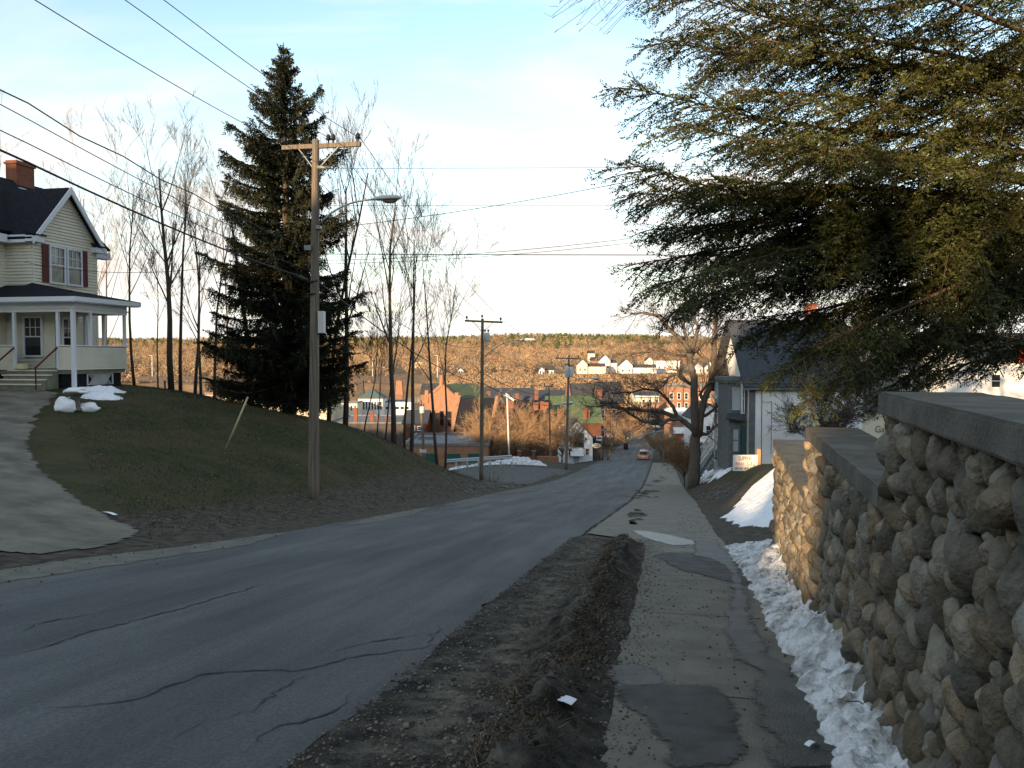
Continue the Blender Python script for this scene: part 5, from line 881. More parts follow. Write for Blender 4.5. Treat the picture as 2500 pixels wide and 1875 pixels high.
for a, b in ((984, 1040), (1076, 1128)):
    for y0 in (4.75, 6.1): window(bay2, y0, y0 + .75, zl(b, 55.5), zl(a, 55.5), gx0 - .01, axis='x', sgn=-1, frame='white', dep=.05, fw=.08)
st = thing('porch_steps', 'white railed front steps climbing to the white house entrance', 'steps', P(1698, 1150, 55.)); so = st.location.copy()
for k in range(8):
    f = k / 8; a = P(1702 + 42 * f, 1151 - 62 * f, 55.) - so; MB().box(a.x, a.x + .24, a.y - .0, a.y + 1.2, a.z - .6, a.z + .02).build('step', 'graypaint', st)
for dy in (-.06, 1.26):
    r = MB(); A0, B0 = P(1700, 1142, 55.) - so, P(1748, 1078, 55.) - so; A1, B1 = P(1700, 1130, 55.) - so, P(1748, 1062, 55.) - so; D_ = Vector((0, dy, 0)); r.beam(A0 + D_, B0 + D_, .07, .09); r.beam(A1 + D_, B1 + D_, .08, .1); [r.beam((A0).lerp(B0, f) + D_, (A1).lerp(B1, f) + D_, .035, .035) for f in np.linspace(.05, .95, 16)]; r.beam(P(1700, 1153, 55.) - so + D_, P(1700, 1128, 55.) - so + D_, .12, .12); r.beam(P(1748, 1095, 55.) - so + D_, P(1748, 1048, 55.) - so + D_, .12, .12); r.build('railing', 'white', st)
# supper sign
YS = 40.; a = P(1788, 1149, YS); b = P(1847, 1110, YS); so = P(1851, 1192, YS); so.z = min(so.z, hz(so.x, so.y)) - .05; sg = thing('supper_sign', 'hand lettered white supper notice board on a wooden post before the white house', 'sign', so)
MB().box(-.09, .09, -.07, .07, 0, P(1851, 1096, YS).z - so.z).build('post', 'post', sg); bd = MB().box(a.x - so.x, b.x - so.x + .02, -.12, -.075, a.z - so.z, b.z - so.z).build('board', 'sign', sg)
def text(body, size, pos, m, parent, name='lettering', rot=(math.pi / 2, 0, 0), ext=.004, ax='LEFT', sx=1.):
    cu = bpy.data.curves.new(name, 'FONT'); cu.body = body; cu.size = size; cu.extrude = ext; cu.align_x = ax; tmp = bpy.data.objects.new(name, cu); COL.objects.link(tmp); bpy.context.view_layer.update(); me = bpy.data.meshes.new_from_object(tmp.evaluated_get(bpy.context.evaluated_depsgraph_get())); bpy.data.objects.remove(tmp)
    me.materials.clear(); me.materials.append(MT[m]); ob = bpy.data.objects.new(name, me); COL.objects.link(ob); ob.parent = parent; ob.location = pos; ob.rotation_euler = rot; ob.scale = (sx, 1, 1); return ob
bx_, bz_ = a.x - so.x, a.z - so.z; text('SUPPER', .30, (bx_ + .26, -.125, bz_ + .53), 'ink', bd, sx=.66); text('FRIDAY', .20, (bx_ + .12, -.125, bz_ + .30), 'redink', bd, sx=.66); text('5', .26, (bx_ + .66, -.125, bz_ + .27), 'greenink', bd); text('-7', .26, (bx_ + .80, -.125, bz_ + .27), 'ink', bd, sx=.8); text('PM', .12, (bx_ + 1.0, -.125, bz_ + .24), 'ink', bd, sx=.8); mb = MB(); xq = bx_ + .10
for wdt in (.05, .05, .06, .05, .06, .05, 0, .05, .06, .05, 0, .05, .06, .05, .05):
    if wdt: mb.box(xq, xq + wdt * .3, -.128, -.1235, bz_ + .08, bz_ + .17); mb.box(xq + wdt * .31, xq + wdt, -.128, -.1235, bz_ + random.choice((.08, .12, .15)), bz_ + .17)
    xq += (wdt or .04) + .018
mb.build('lettering', 'brownink', bd)
# ================================================================= TOWN
def bld(name, label, cat, pxl, pxr, pyt, Y, depth, wall, roof='flat', rmat='slate', rise=2.5, over=.3, yaw=0., base=None, group=None, sink=1.):
    a = P(pxl, pyt, Y); b = P(pxr, pyt, Y); cx = (a.x + b.x) / 2; z0 = (hz(cx, Y + depth / 2) if base is None else base) - sink; t = thing(name, label, cat, (a.x, Y, z0), yaw, group); w = (b.x - a.x) / max(.3, math.cos(yaw)); h = a.z - z0; mb = MB(); mb.box(0, w, 0, depth, 0, h); rf = MB()
    if roof == 'gx':     # ridge along x
        mb.prism([(0, 0, h), (0, depth, h), (0, depth / 2, h + rise)], (w, 0, 0)); s = rise / (depth / 2); slab(rf, (-over, -over, h - over * s + .05), (w + over, -over, h - over * s + .05), (w + over, depth / 2, h + rise + .05), (-over, depth / 2, h + rise + .05), .15); slab(rf, (-over, depth + over, h - over * s + .05), (w + over, depth + over, h - over * s + .05), (w + over, depth / 2, h + rise + .05), (-over, depth / 2, h + rise + .05), .15)
    elif roof == 'gy':   # gable faces the viewer
        mb.prism([(0, 0, h), (w, 0, h), (w / 2, 0, h + rise)], (0, depth, 0)); s = rise / (w / 2); slab(rf, (-over, -over, h - over * s + .05), (-over, depth + over, h - over * s + .05), (w / 2, depth + over, h + rise + .05), (w / 2, -over, h + rise + .05), .15); slab(rf, (w + over, -over, h - over * s + .05), (w + over, depth + over, h - over * s + .05), (w / 2, depth + over, h + rise + .05), (w / 2, -over, h + rise + .05), .15)
    elif roof == 'hip':
        k = min(w, depth) / 2 * .95; A = [(-over, -over, h), (w + over, -over, h), (w + over, depth + over, h), (-over, depth + over, h)]; r0, r1 = ((k, depth / 2, h + rise), (w - k, depth / 2, h + rise)) if w > depth else ((w / 2, k, h + rise), (w / 2, depth - k, h + rise))
        if w > depth: rf.add(A + [r0, r1], [(0, 1, 5, 4), (1, 2, 5), (2, 3, 4, 5), (3, 0, 4), (3, 2, 1, 0)])
        else: rf.add(A + [r0, r1], [(0, 1, 4), (1, 2, 5, 4), (2, 3, 5), (3, 0, 4, 5), (3, 2, 1, 0)])
    else: rf.box(.25, w - .25, .25, depth - .25, h - .02, h + .06); rf.box(-.1, w + .1, -.1, .25, h + .0, h + .32); rf.box(-.1, w + .1, depth - .25, depth + .1, h, h + .32); rf.box(-.1, .25, .25, depth - .25, h, h + .32); rf.box(w - .25, w + .1, .25, depth - .25, h, h + .32)
    mb.build('wall', wall, t); r = rf.build('roof', rmat, t); t['w'] = w; t['h'] = h; return t, r, w, h, a
def chim(r, t, pl, pr_, pt, pb, Y, m='chbrick'):
    o = t.location; a = P(pl, pt, Y) - o; b = P(pr_, pb, Y) - o; w = b.x - a.x
    if t.rotation_euler.z: M_ = Matrix.Rotation(-t.rotation_euler.z, 3, 'Z'); a = M_ @ a; b = Vector((a.x + w, a.y, b.z))
    mb = MB(); mb.box(a.x, a.x + w, a.y - w * .4, a.y + w * .4, b.z - 1.2, a.z); mb.box(a.x - .08, a.x + w + .08, a.y - w * .4 - .08, a.y + w * .4 + .08, a.z - .30, a.z - .1); mb.build('chimney', m, r)
def win(t, pl, pr_, pt, pb, Yoff=0., frame='white', glass='glass', mull=(1, 1), fw=.12, nm='window', sash=True):
    o = t.location; Y = o.y + Yoff; a = P(pl, pt, Y) - o; b = P(pr_, pb, Y) - o; return window(t, a.x, b.x, b.z, a.z, Yoff - .01, frame=frame, glass=glass, mull=mull, fw=fw, dep=.06, name=nm, sash=sash)
# brick hall with a green roof: gable turned to the left
BY = 140.; g = P(1042, 972, BY); zb = hz(g.x, BY) - 2; bh = thing('brick_hall', 'tall sunlit orange brick hall with a green roof and stepped gable', 'building', (g.x, BY, zb), R_(-38)); zz_ = lambda py, Y=BY: -(py - 868) / FPX * Y - zb
gw = 7.3; hh = zz_(975); pk = zz_(940); ln = 9.0
mb = MB(); mb.box(0, gw, 0, ln, 0, hh); mb.prism([(0, 0, hh), (gw, 0, hh), (gw / 2, 0, pk)], (0, ln, 0)); mb.build('wall', 'brick', bh)
rf = MB(); slab(rf, (-.2, .5, hh - .1), (-.2, ln, hh - .1), (gw / 2, ln, pk + .05), (gw / 2, .5, pk + .05)); slab(rf, (gw + .4, .5, hh - .3), (gw + .4, ln, hh - .3), (gw / 2, ln, pk + .05), (gw / 2, .5, pk + .05)); hr = rf.build('roof', 'greenroof', bh)
mb = MB(); [mb.prism([(x0, -.12, hh - .2), (x0, -.12, hh + .35), (gw / 2, -.12, pk + .45), (gw / 2, -.12, pk - .1)], (0, .5, 0)) for x0 in (-.2, gw + .2)]; mb.box(-.3, .5, -.2, .6, hh - .5, hh + 1.6); mb.box(gw - .5, gw + .3, -.2, .6, hh - .8, hh + 1.4); mb.box(gw / 2 - .35, gw / 2 + .35, -.25, .5, pk - .2, pk + 1.8); mb.build('parapet', 'brick', bh)
for x in (1.2, 3.2, 5.0): window(bh, x, x + .9, hh - 4.4, hh - 1.9, -.01, frame='brick', glass='glass', fw=.1, dep=.04)
for x in (1.6, 4.6): window(bh, x, x + .8, hh - 8.6, hh - 6.2, -.01, frame='brick', glass='glass', fw=.1, dep=.04)
# front range of the hall: steep roof coloured dark for shade between brick parapets
g2 = P(1104, 1052, 130.); z2 = hz(g2.x, 130.) - 2; fr_ = thing('brick_range', 'lower brick range with a steep slate roof coloured dark for shade joined before the brick hall', 'building', (g2.x, 130., z2), R_(-12)); zq = lambda py, Y=130.: -(py - 868) / FPX * Y - z2
L2 = 6.7; e2 = zq(1052); r2 = zq(972, 134.); mb = MB(); mb.box(0, L2, 0, 8, 0, e2); mb.prism([(0, 0, e2), (0, 8, e2), (0, 4, r2)], (L2, 0, 0)); mb.build('wall', 'brick', fr_); rf = MB(); slab(rf, (.3, -.2, e2 - .1), (L2 - .3, -.2, e2 - .1), (L2 - .3, 4, r2), (.3, 4, r2), .12); slab(rf, (.3, 8.2, e2 - .1), (L2 - .3, 8.2, e2 - .1), (L2 - .3, 4, r2), (.3, 4, r2), .12); rr_ = rf.build('roof', 'shingle', fr_)
mb = MB(); [mb.prism([(x, -.3, e2 - .3), (x, -.3, e2 + .35), (x, 4, r2 + .5), (x, 8.3, e2 + .35), (x, 8.3, e2 - .3)], (.45, 0, 0)) for x in (-.1, L2 - .35)]; mb.build('parapet', 'brick', fr_); MB().box(.5, L2 - .5, -.35, -.05, e2 - .75, e2 - .35).build('cornice', 'sand', fr_)
fb, r, w, h, a = bld('brick_garage', 'low flat roofed brick garage block beyond the guard rail', 'building', 985, 1193, 1089, 95., 13., 'brick', 'flat', 'tar')
for pl, pr_ in ((1094, 1122), (1145, 1171), (1042, 1062)): win(fb, pl, pr_, 1110, 1128, frame='teal', glass='teal', nm='garage_door', sash=False, mull=(3, 1))
mb = MB(); mb.box(1, w * .3, 7, 9, h, h + .4); mb.box(w * .6, w * .7, 7, 8.5, h, h + .3); mb.build('roof_hatch', 'tar', r)
t, r, w, h, a = bld('brick_shed', 'back building in brick darkened for shade right of the garage block', 'building', 1195, 1262, 1070, 104., 9., 'shadebrick', 'gx', 'shingle', 2.2); win(t, 1205, 1232, 1095, 1108, glass='glass', frame='teal')
t, r, w, h, a = bld('brick_row', 'brick block with blue grey roof left of the chimneys', 'building', 1196, 1300, 984, 168., 12., 'shadebrick', 'gx', 'roofgrey', 2.8)
for c in ((1188, 1197, 955, 977), (1205, 1217, 981, 992), (1241, 1256, 978, 998), (1258, 1266, 960, 986), (1279, 1290, 977, 989)): chim(r, t, *c, 166.)
t, r, w, h, a = bld('brick_row', 'low dark roofed brick block under the round vent chimneys', 'building', 1258, 1340, 1003, 150., 10., 'shadebrick', 'gx', 'shingle', 1.6)
for c in ((1302, 1314, 983, 996), (1319, 1328, 980, 1008), (1329, 1340, 982, 1012)): chim(r, t, *c, 149.)
t, r, w, h, a = bld('brick_row', 'far dark slate roofed block behind the pale thin pole', 'building', 1300, 1402, 980, 200., 14., 'brick', 'gx', 'roofgrey', 2.4); chim(r, t, 1305, 1314, 953, 972, 199.)
for c in ((1250, 1282, 956, 962),): pass
t, r, w, h, a = bld('green_roof_block', 'long brick block under a broad green roof left of the brick house', 'building', 1338, 1468, 1032, 150., 14., 'shadebrick', 'gx', 'greenroof', 4.6)
for c in ((1361, 1376, 1000, 1022), (1424, 1433, 994, 1028), (1436, 1440, 1000, 1012)): chim(r, t, *c, 151.)
win(t, 1366, 1374, 1038, 1048); win(t, 1390, 1398, 1038, 1048)
t, r, w, h, a = bld('brick_house', 'red brick three storey house with white windows and a big slate roof', 'building', 1462, 1522, 983, 165., 12., 'brick', 'gx', 'slate', 4.0)
for c in ((1458, 1469, 951, 1000),): chim(r, t, *c, 166.)
for pl, pr_ in ((1466, 1475), (1494, 1503)):
    for pt, pb in ((1001, 1020), (1031, 1046), (1052, 1064)): win(t, pl, pr_, pt, pb, mull=(2, 2), fw=.14)
t, r, w, h, a = bld('slate_block', 'large slate roofed block with a bright brick parapet behind the green roof', 'building', 1393, 1505, 986, 186., 15., 'brick', 'gx', 'slate', 4.4); MB().prism([(-.4, -.4, h - .5), (-.4, -.4, h + .4), (-.4, 7.5, h + 5.0), (-.4, 15.4, h + .4), (-.4, 15.4, h - .5)], (.6, 0, 0)).build('parapet', 'brick', t); chim(r, t, 1503, 1509, 944, 960, 190.)
mb = MB()
# white cottage
t, r, w, h, a = bld('white_cottage', 'small white gabled cottage shop facing up the hill beside the street', 'building', 1369, 1447, 1068, 114., 7., 'wsiding', 'gy', 'slate', 2.35, .25)
win(t, 1403, 1422, 1061, 1089, frame='teal', mull=(2, 2), fw=.2); [win(t, pl, pr_, 1068, 1076, frame='white', glass='shutter', sash=False) for pl, pr_ in ((1389, 1395), (1427, 1432))]; [win(t, pl, pr_, 1096, 1110, glass='shutter', frame='white') for pl, pr_ in ((1388, 1396), (1430, 1437))]; MB().box(w * .42, w * .58, -.1, -.012, .8, 3.0).build('door', 'graypaint', t); chim(r, t, 1404, 1410, 1026, 1040, 117.)
mb = MB(); slab(mb, (w * .3, -1.1, h - 2.6), (w * .7, -1.1, h - 2.6), (w * .7, -.012, h - 2.1), (w * .3, -.012, h - 2.1), .08); mb.build('door_hood', 'white', t)
t2, r, w, h, a = bld('dark_shed', 'dark weathered lean-to against the right side of the white cottage', 'shed', 1449, 1472, 1086, 115., 5., 'steel', 'gx', 'shingle', .8); 
q = P(1466, 1122, 112.); q.z = hz(q.x, 112.); s = thing('oval_sign', 'cream oval hanging sign on a post right of the white cottage', 'sign', q); MB().beam((.1, 0, 0), (.1, 0, P(1456, 1072, 112).z - q.z), .1, .1).build('post', 'steel', s)
ov_ = MB(); c = P(1456, 1088, 112.) - q; n_ = 20; ov_.prism([(c.x + .62 * math.cos(k * 6.283 / n_), -.08, c.z + .34 * math.sin(k * 6.283 / n_)) for k in range(n_)], (0, .06, 0)); ob = ov_.build('board', 'cream', s)
mb = MB(); [mb.box(c.x - .4, c.x + .4, -.1, -.083, c.z + d, c.z + d + .07) for d in (.08, -.14)]; mb.build('lettering_line', 'brownink', ob)
q = P(1464, 1122, 113.2); q.z = hz(q.x, 113.2); s = thing('square_sign', 'pale rectangular shop sign above the oval sign', 'sign', q); MB().beam((.45, 0, 0), (.45, 0, P(1464, 1060, 113.2).z - q.z), .1, .1).build('post', 'steel', s); c = P(1463, 1070, 113.2) - q; bb_ = MB().box(c.x - .42, c.x + .42, -.1, -.04, c.z - .32, c.z + .38).build('board', 'graypaint', s); MB().box(c.x - .3, c.x + .3, -.12, -.103, c.z - .12, c.z + .12).build('emblem', 'ink', bb_)
for lb, px, Y, pt, pb in (('pale green lamp post on the right pavement', 1636, 118., 1060, 1118), ('pale green lamp post on the left pavement by the bins', 1533, 150., 1068, 1090), ('dark lamp post right of the oval sign', 1484, 116., 1061, 1122)):
    q = P(px, pb, Y); q.z = hz(q.x, Y); s = thing('lamp_post', lb, 'lamp post', q); hgt = P(px, pt, Y).z - q.z; MB().lathe([(.12, 0), (.12, .3), (.06, .5), (.05, hgt * .85), (.09, hgt * .86)], 8).build('pole', 'teal' if 'green' in lb else 'steel', s); MB().lathe([(.10, hgt * .86), (.2, hgt * .9), (.2, hgt * .97), (.05, hgt)], 8).build('lantern', 'cream' if 'green' in lb else 'graypaint', s)
q = P(1485, 1116, 116.); q.z = hz(q.x, 116.); props(MB().tube([q, P(1506, 1030, 117.)], [.14, .09], 7).build('leaning_pole', 'polewood', None, True), 'leaning timber pole beside the dark lamp post', 'pole')
for lb, px, py, Y in (('black barrel on the right pavement beside the green lamp post', 1628, 1112, 118.), ('black bin on the left pavement by the brick house', 1528, 1086, 150.), ('dark barrel planter at the far kerb left of the parked car', 1560, 1053, 205.), ('dark barrel planter at the far kerb under the parked car', 1590, 1050, 205.)):
    q = P(px, py, Y); q.z = hz(q.x, Y); props(MB().lathe([(.36, 0), (.44, .3), (.46, .7), (.42, 1.15), (.3, 1.25)], 12, q).build('barrel', 'black', None, True), lb, 'barrel')
for lb, px, Y in (('left short brick gatepost behind the snow heap', 1268, 84.), ('right short brick gatepost behind the snow heap', 1303, 84.)):
    q = P(px, 1120, Y); q.z = hz(q.x, Y) - .1; s = thing('brick_pillar', lb, 'gatepost', q); hgt = P(px, 1103, Y).z - q.z; MB().box(-.17, .17, -.17, .17, 0, hgt).build('shaft', 'chbrick', s); MB().box(-.25, .25, -.25, .25, hgt, hgt + .12).build('cap_stone', 'cap', s)
q = P(1310, 1118, 84.5); q.z = hz(q.x, 84.5); e = P(1362, 1113, 86.); props(MB().box(q.x, e.x, 84.4, 84.7, q.z - .5, P(1330, 1114, 84.5).z).build('low_brick_wall', 'brick'), 'low brick wall running right from the gateposts', 'wall')
# right-hand town
t, r, w, h, a = bld('orange_brick_block', 'big orange brick building behind the large bare tree', 'building', 1628, 1745, 945, 225., 12., 'brick', 'flat', 'tar'); [win(t, 1636 + 18 * i, 1643 + 18 * i, 960, 974) for i in range(6)]; [win(t, 1636 + 18 * i, 1643 + 18 * i, 984, 998) for i in range(6)]
t, r, w, h, a = bld('striped_building', 'long low building with white striped eaves beyond the brick house', 'building', 1552, 1632, 971, 262., 14., 'cream', 'gx', 'slate', 1.6); MB().box(-.3, w + .3, -.5, -.05, h + .2, h + .7).build('eave', 'white', t); [win(t, 1568 + 16 * i, 1574 + 16 * i, 976, 984, glass='glass') for i in range(4)]
t, r, w, h, a = bld('small_brick_building', 'small orange brick building under the striped building', 'building', 1578, 1632, 988, 248., 8., 'brick', 'flat', 'tar')
t, r, w, h, a = bld('awning_shop', 'red fronted shop with white awning half hidden by the bare tree', 'shop', 1648, 1698, 1012, 128., 9., 'brick', 'flat', 'white')
o_ = t.location; mb = MB(); A = P(1646, 1044, 127.2) - o_; B = P(1692, 1058, 127.2) - o_; mb.prism([(A.x, -1.2, B.z), (A.x, -.02, A.z), (A.x, -.02, B.z)], (B.x - A.x, 0, 0)); mb.build('awning', 'white', t); A = P(1650, 1062, 127.9) - o_; B = P(1692, 1084, 127.9) - o_; fp = MB().box(A.x, B.x, -.1, -.02, B.z, A.z).build('front_panel', 'red', t); A = P(1664, 1068, 127.8) - o_; B = P(1686, 1080, 127.8) - o_; MB().box(A.x, B.x, -.16, -.103, B.z, A.z).build('sign_panel', 'white', fp); win(t, 1654, 1668, 1088, 1096, frame='white'); win(t, 1674, 1688, 1088, 1096, frame='white'); win(t, 1654, 1690, 1016, 1028, frame='white', glass='white', sash=False, nm='billboard')
t, r, w, h, a = bld('white_canopy', 'flat white canopy seen through the limbs of the large bare tree', 'canopy', 1640, 1688, 1003, 180., 6., 'white', 'flat', 'white'); 
t, r, w, h, a = bld('cream_shop', 'pale cream shop wall with faint lettering above the second wall cap', 'shop', 2112, 2200, 1004, 60., 5., 'cream', 'gx', 'slate', 1.0, sink=.5); c = P(2137, 1056, 59.9) - t.location; text('Gardens', .72, (c.x, -.02, c.z), 'sand', t, sx=.9, ext=.01)
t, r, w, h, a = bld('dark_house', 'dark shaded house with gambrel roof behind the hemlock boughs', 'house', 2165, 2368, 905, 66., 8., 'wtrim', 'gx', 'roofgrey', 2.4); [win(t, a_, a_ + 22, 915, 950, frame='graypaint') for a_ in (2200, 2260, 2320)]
t, r, w, h, a = bld('white_building', 'glaring white sunlit building above the wall cap at the right edge', 'building', 2374, 2620, 880, 60., 8., 'white', 'gx', 'slate', 2.0); rp = P(2474, 884, 59.9) - t.location; re_ = P(2600, 840, 59.9) - t.location; MB().box(rp.x, re_.x, -.35, -.05, rp.z, re_.z).build('sign_panel', 'red', t); [win(t, a_, a_ + 20, 915, 945, frame='white') for a_ in (2420, 2520)]
t, r, w, h, a = bld('storefront_block', 'dark storefront block at the far end of the street left of the parked car', 'building', 1534, 1602, 1006, 236., 8., 'shadebrick', 'flat', 'tar'); [win(t, 1540 + 12 * i, 1547 + 12 * i, 1014, 1024) for i in range(5)]; MB().box(0, w, -.5, -.02, h * .45, h * .45 + .3).build('sign_band', 'cream', t)
t, r, w, h, a = bld('brick_row', 'small dark slate roofed building behind the right end of the green hall roof', 'building', 1150, 1196, 966, 215., 9., 'shadebrick', 'gx', 'slate', 2.2); chim(r, t, 1160, 1167, 950, 962, 216.)
t, r, w, h, a = bld('cream_building', 'cream gabled building low among the roofs behind the round chimneys', 'building', 1322, 1352, 972, 225., 9., 'cream', 'gy', 'slate', 2.4); [win(t, a_, a_ + 5, 976, 984) for a_ in (1328, 1340)]
t, r, w, h, a = bld('white_shop', 'white clapboard shop behind the awning shop right of the large bare tree', 'shop', 1700, 1765, 1022, 112., 8., 'wsiding', 'gy', 'slate', 2.0); [win(t, a_, a_ + 10, 1040, 1062, frame='white') for a_ in (1706, 1724, 1742)]; [win(t, a_, a_ + 10, 1080, 1100, frame='white') for a_ in (1706, 1724, 1742)]
util_pole('far pale utility pole rising above the striped building', (1601, 1000), (1600, 914), 205., .15, ((1592, 915), (1609, 915), (.1, .9), (0, 0)), None, None, None, brace=False)
util_pole('far pale utility pole behind the pale thin pole by the riverside', (1327, 985), (1325, 912), 230., .15, ((1317, 914), (1333, 914), (.1, .9), (0, 0)), None, None, None, brace=False)
# left town
t, r, w, h, a = bld('hip_roof_pavilion', 'white columned pavilion with teal hipped roof by the river', 'building', 874, 934, 973, 235., 8., 'white', 'hip', 'tealroof', 2.7, .5); [win(t, 879 + 7 * i, 883 + 7 * i, 981, 1000, frame='white') for i in range(8)]
t, r, w, h, a = bld('river_building', 'long low white building right of the pavilion', 'building', 936, 1004, 982, 240., 8., 'white', 'flat', 'tar'); [win(t, 942 + 12 * i, 950 + 12 * i, 993, 999, sash=False) for i in range(5)]
t, r, w, h, a = bld('river_building', 'cream sunlit building at the right edge of the spruce', 'building', 800, 872, 985, 225., 8., 'cream', 'flat', 'tar'); [win(t, 838 + 9 * i, 842 + 9 * i, 990, 1002) for i in range(4)]
t, r, w, h, a = bld('flat_block', 'grey flat roofed block with four brick chimneys below the pavilion', 'building', 800, 985, 1034, 165., 20., 'steel', 'flat', 'tar')  # dark wall colour stands in for the shadow on this block
for c in ((864, 873, 996, 1026), (904, 913, 1004, 1040), (920, 927, 1012, 1040), (942, 949, 1016, 1056)): chim(r, t, *c, 166.)
t, r, w, h, a = bld('back_building', 'dark gabled brick building behind the bank group of bare trees', 'building', 985, 1040, 1035, 130., 9., 'shadebrick', 'gx', 'roofgrey', 1.8); win(t, 1005, 1012, 1040, 1050); win(t, 1020, 1030, 1042, 1050)
t, r, w, h, a = bld('slate_barn', 'dark low roofed building behind the top of the brick hall', 'building', 1028, 1075, 962, 190., 10., 'brick', 'gx', 'slate', 2.2)
for lb, pl, pr_, pt, Y, rm in (('cream roofed river warehouse seen below the bridge between thin trunks', 480, 560, 966, 250., 'tar'), ('small red brick shed beyond the lawn crest', 500, 528, 960, 230., 'tar'), ('long flat building behind the lawn crest left of the spruce', 530, 640, 972, 215., 'tar'), ('pale flat block hidden behind the lower spruce boughs', 640, 800, 990, 215., 'tar')):
    t, r, w, h, a = bld('river_building', lb, 'building', pl, pr_, pt, Y, 10., 'brick' if 'brick' in lb else 'cream', 'flat', rm); win(t, pl + 4, pl + 12, pt + 6, pt + 12); win(t, pr_ - 12, pr_ - 5, pt + 6, pt + 12)
# bridge
YB = 420.; a = P(340, 922, YB); b = P(1066, 922, YB); br = thing('river_bridge', 'long dark steel girder bridge crossing the river behind the trees', 'bridge', (a.x, YB, -20)); wz = a.z + 20
MB().box(0, b.x - a.x, -1.5, 1.5, wz - 1.5, wz).build('girder', 'steel', br); MB().box(0, b.x - a.x, -1.6, -1.45, wz + .012, wz + .7).build('parapet', 'steel', br)
for px in (395, 590, 760, 880, 975): x = P(px, 922, YB).x - a.x; MB().prism([(x - 2.2, -1.4, -3), (x + 2.2, -1.4, -3), (x + 1.4, -1.4, wz - 1.51), (x - 1.4, -1.4, wz - 1.51)], (0, 2.8, 0)).build('pier', 'steel' if px != 975 else 'brick', br)
for px, lb in ((372, 'first pale light mast on the bridge behind the slender tree'), (910, 'pale light mast on the bridge right of the spruce'), (1068, 'pale light mast at the right end of the bridge')): q = P(px, 922, 421.); h_ = P(px, 868, 421.).z - q.z; s = thing('light_mast', lb, 'light mast', q); MB().tube([(0, 0, 0), (0, 0, h_)], [.25, .16], 6).build('pole', 'lampgrey', s); MB().beam((0, 0, h_), (-1.6, 0, h_ + .1), .35, .2).build('lamp_head', 'lampgrey', s)
# guard rail of the side street
a = P(1086, 1128, 68.); b = P(1250, 1117, 72.); a.z = hz(a.x, a.y); b.z = hz(b.x, b.y); gr = thing('guard_rail', 'blue grey metal guard rail along the far side of the side street', 'guard rail', a); d = b - a
gp = MB(); sd = Vector((0, -1, 0)); n_ = 12
for i in range(n_): A, B = d * (i / n_), d * ((i + 1) / n_); gp.prism([A + Vector((0, 0, .52)), A + Vector((0, -.07, .60)), A + Vector((0, 0, .68)), A + Vector((0, -.07, .76)), A + Vector((0, 0, .84)), A + Vector((0, .02, .84)), A + Vector((0, .02, .52))], B - A)
gp.build('rail', 'metal', gr)
for i in range(0, n_ + 1, 2): p = d * (i / n_); MB().box(p.x - .07, p.x + .07, .03, .18, p.z - .3, p.z + .75).build('post', 'metal', gr)
# far hillside houses
def fh(label, pl, pr_, pt, pb, Y, wall='white', kind='gy', roof='slate', wide=0):
    a, b = P(pl, pb, Y), P(pr_, pb, Y); z0 = min(hz((a.x + b.x) / 2, Y), a.z) - 1; w = b.x - a.x; zt = P(pl, pt, Y).z - z0; rise = {'gy': w * .48, 'gx': 2.6, 'flat': .1}[kind]; t = thing('hillside_house', label, 'house', (a.x, Y, z0), 0, 'pale houses on the far hillside'); h = zt - rise; mb = MB(); mb.box(0, w, 0, 9, 0, h); rf = MB()
    if kind == 'gy': mb.prism([(0, 0, h), (w, 0, h), (w / 2, 0, zt)], (0, 9, 0)); s = rise / (w / 2); slab(rf, (-.4, -.3, h - .4 * s), (-.4, 9, h - .4 * s), (w / 2, 9, zt), (w / 2, -.3, zt), .2); slab(rf, (w + .4, -.3, h - .4 * s), (w + .4, 9, h - .4 * s), (w / 2, 9, zt), (w / 2, -.3, zt), .2)
    elif kind == 'gx': slab(rf, (-.4, -.4, h), (w + .4, -.4, h), (w + .4, 4.5, zt), (-.4, 4.5, zt), .2); slab(rf, (-.4, 9.4, h), (w + .4, 9.4, h), (w + .4, 4.5, zt), (-.4, 4.5, zt), .2)
    else: rf.box(-.3, w + .3, -.3, 9.3, h, h + .4)
    if wide: mb.box(w, w + wide, 1.5, 8, 0, h * .8); slab(rf, (w, 1.2, h * .8), (w + wide, 1.2, h * .8), (w + wide, 4.7, h * .8 + 2), (w, 4.7, h * .8 + 2), .2)
    mb.build('wall', wall, t); rf.build('roof', roof, t)
    k = max(2, int(w / 3.2))
    for i in range(k): x = w * (i + .5) / k; window(t, x - .5, x + .5, h * .45, h * .45 + 1.5, -.02, frame='white', fw=.15, dep=.06)
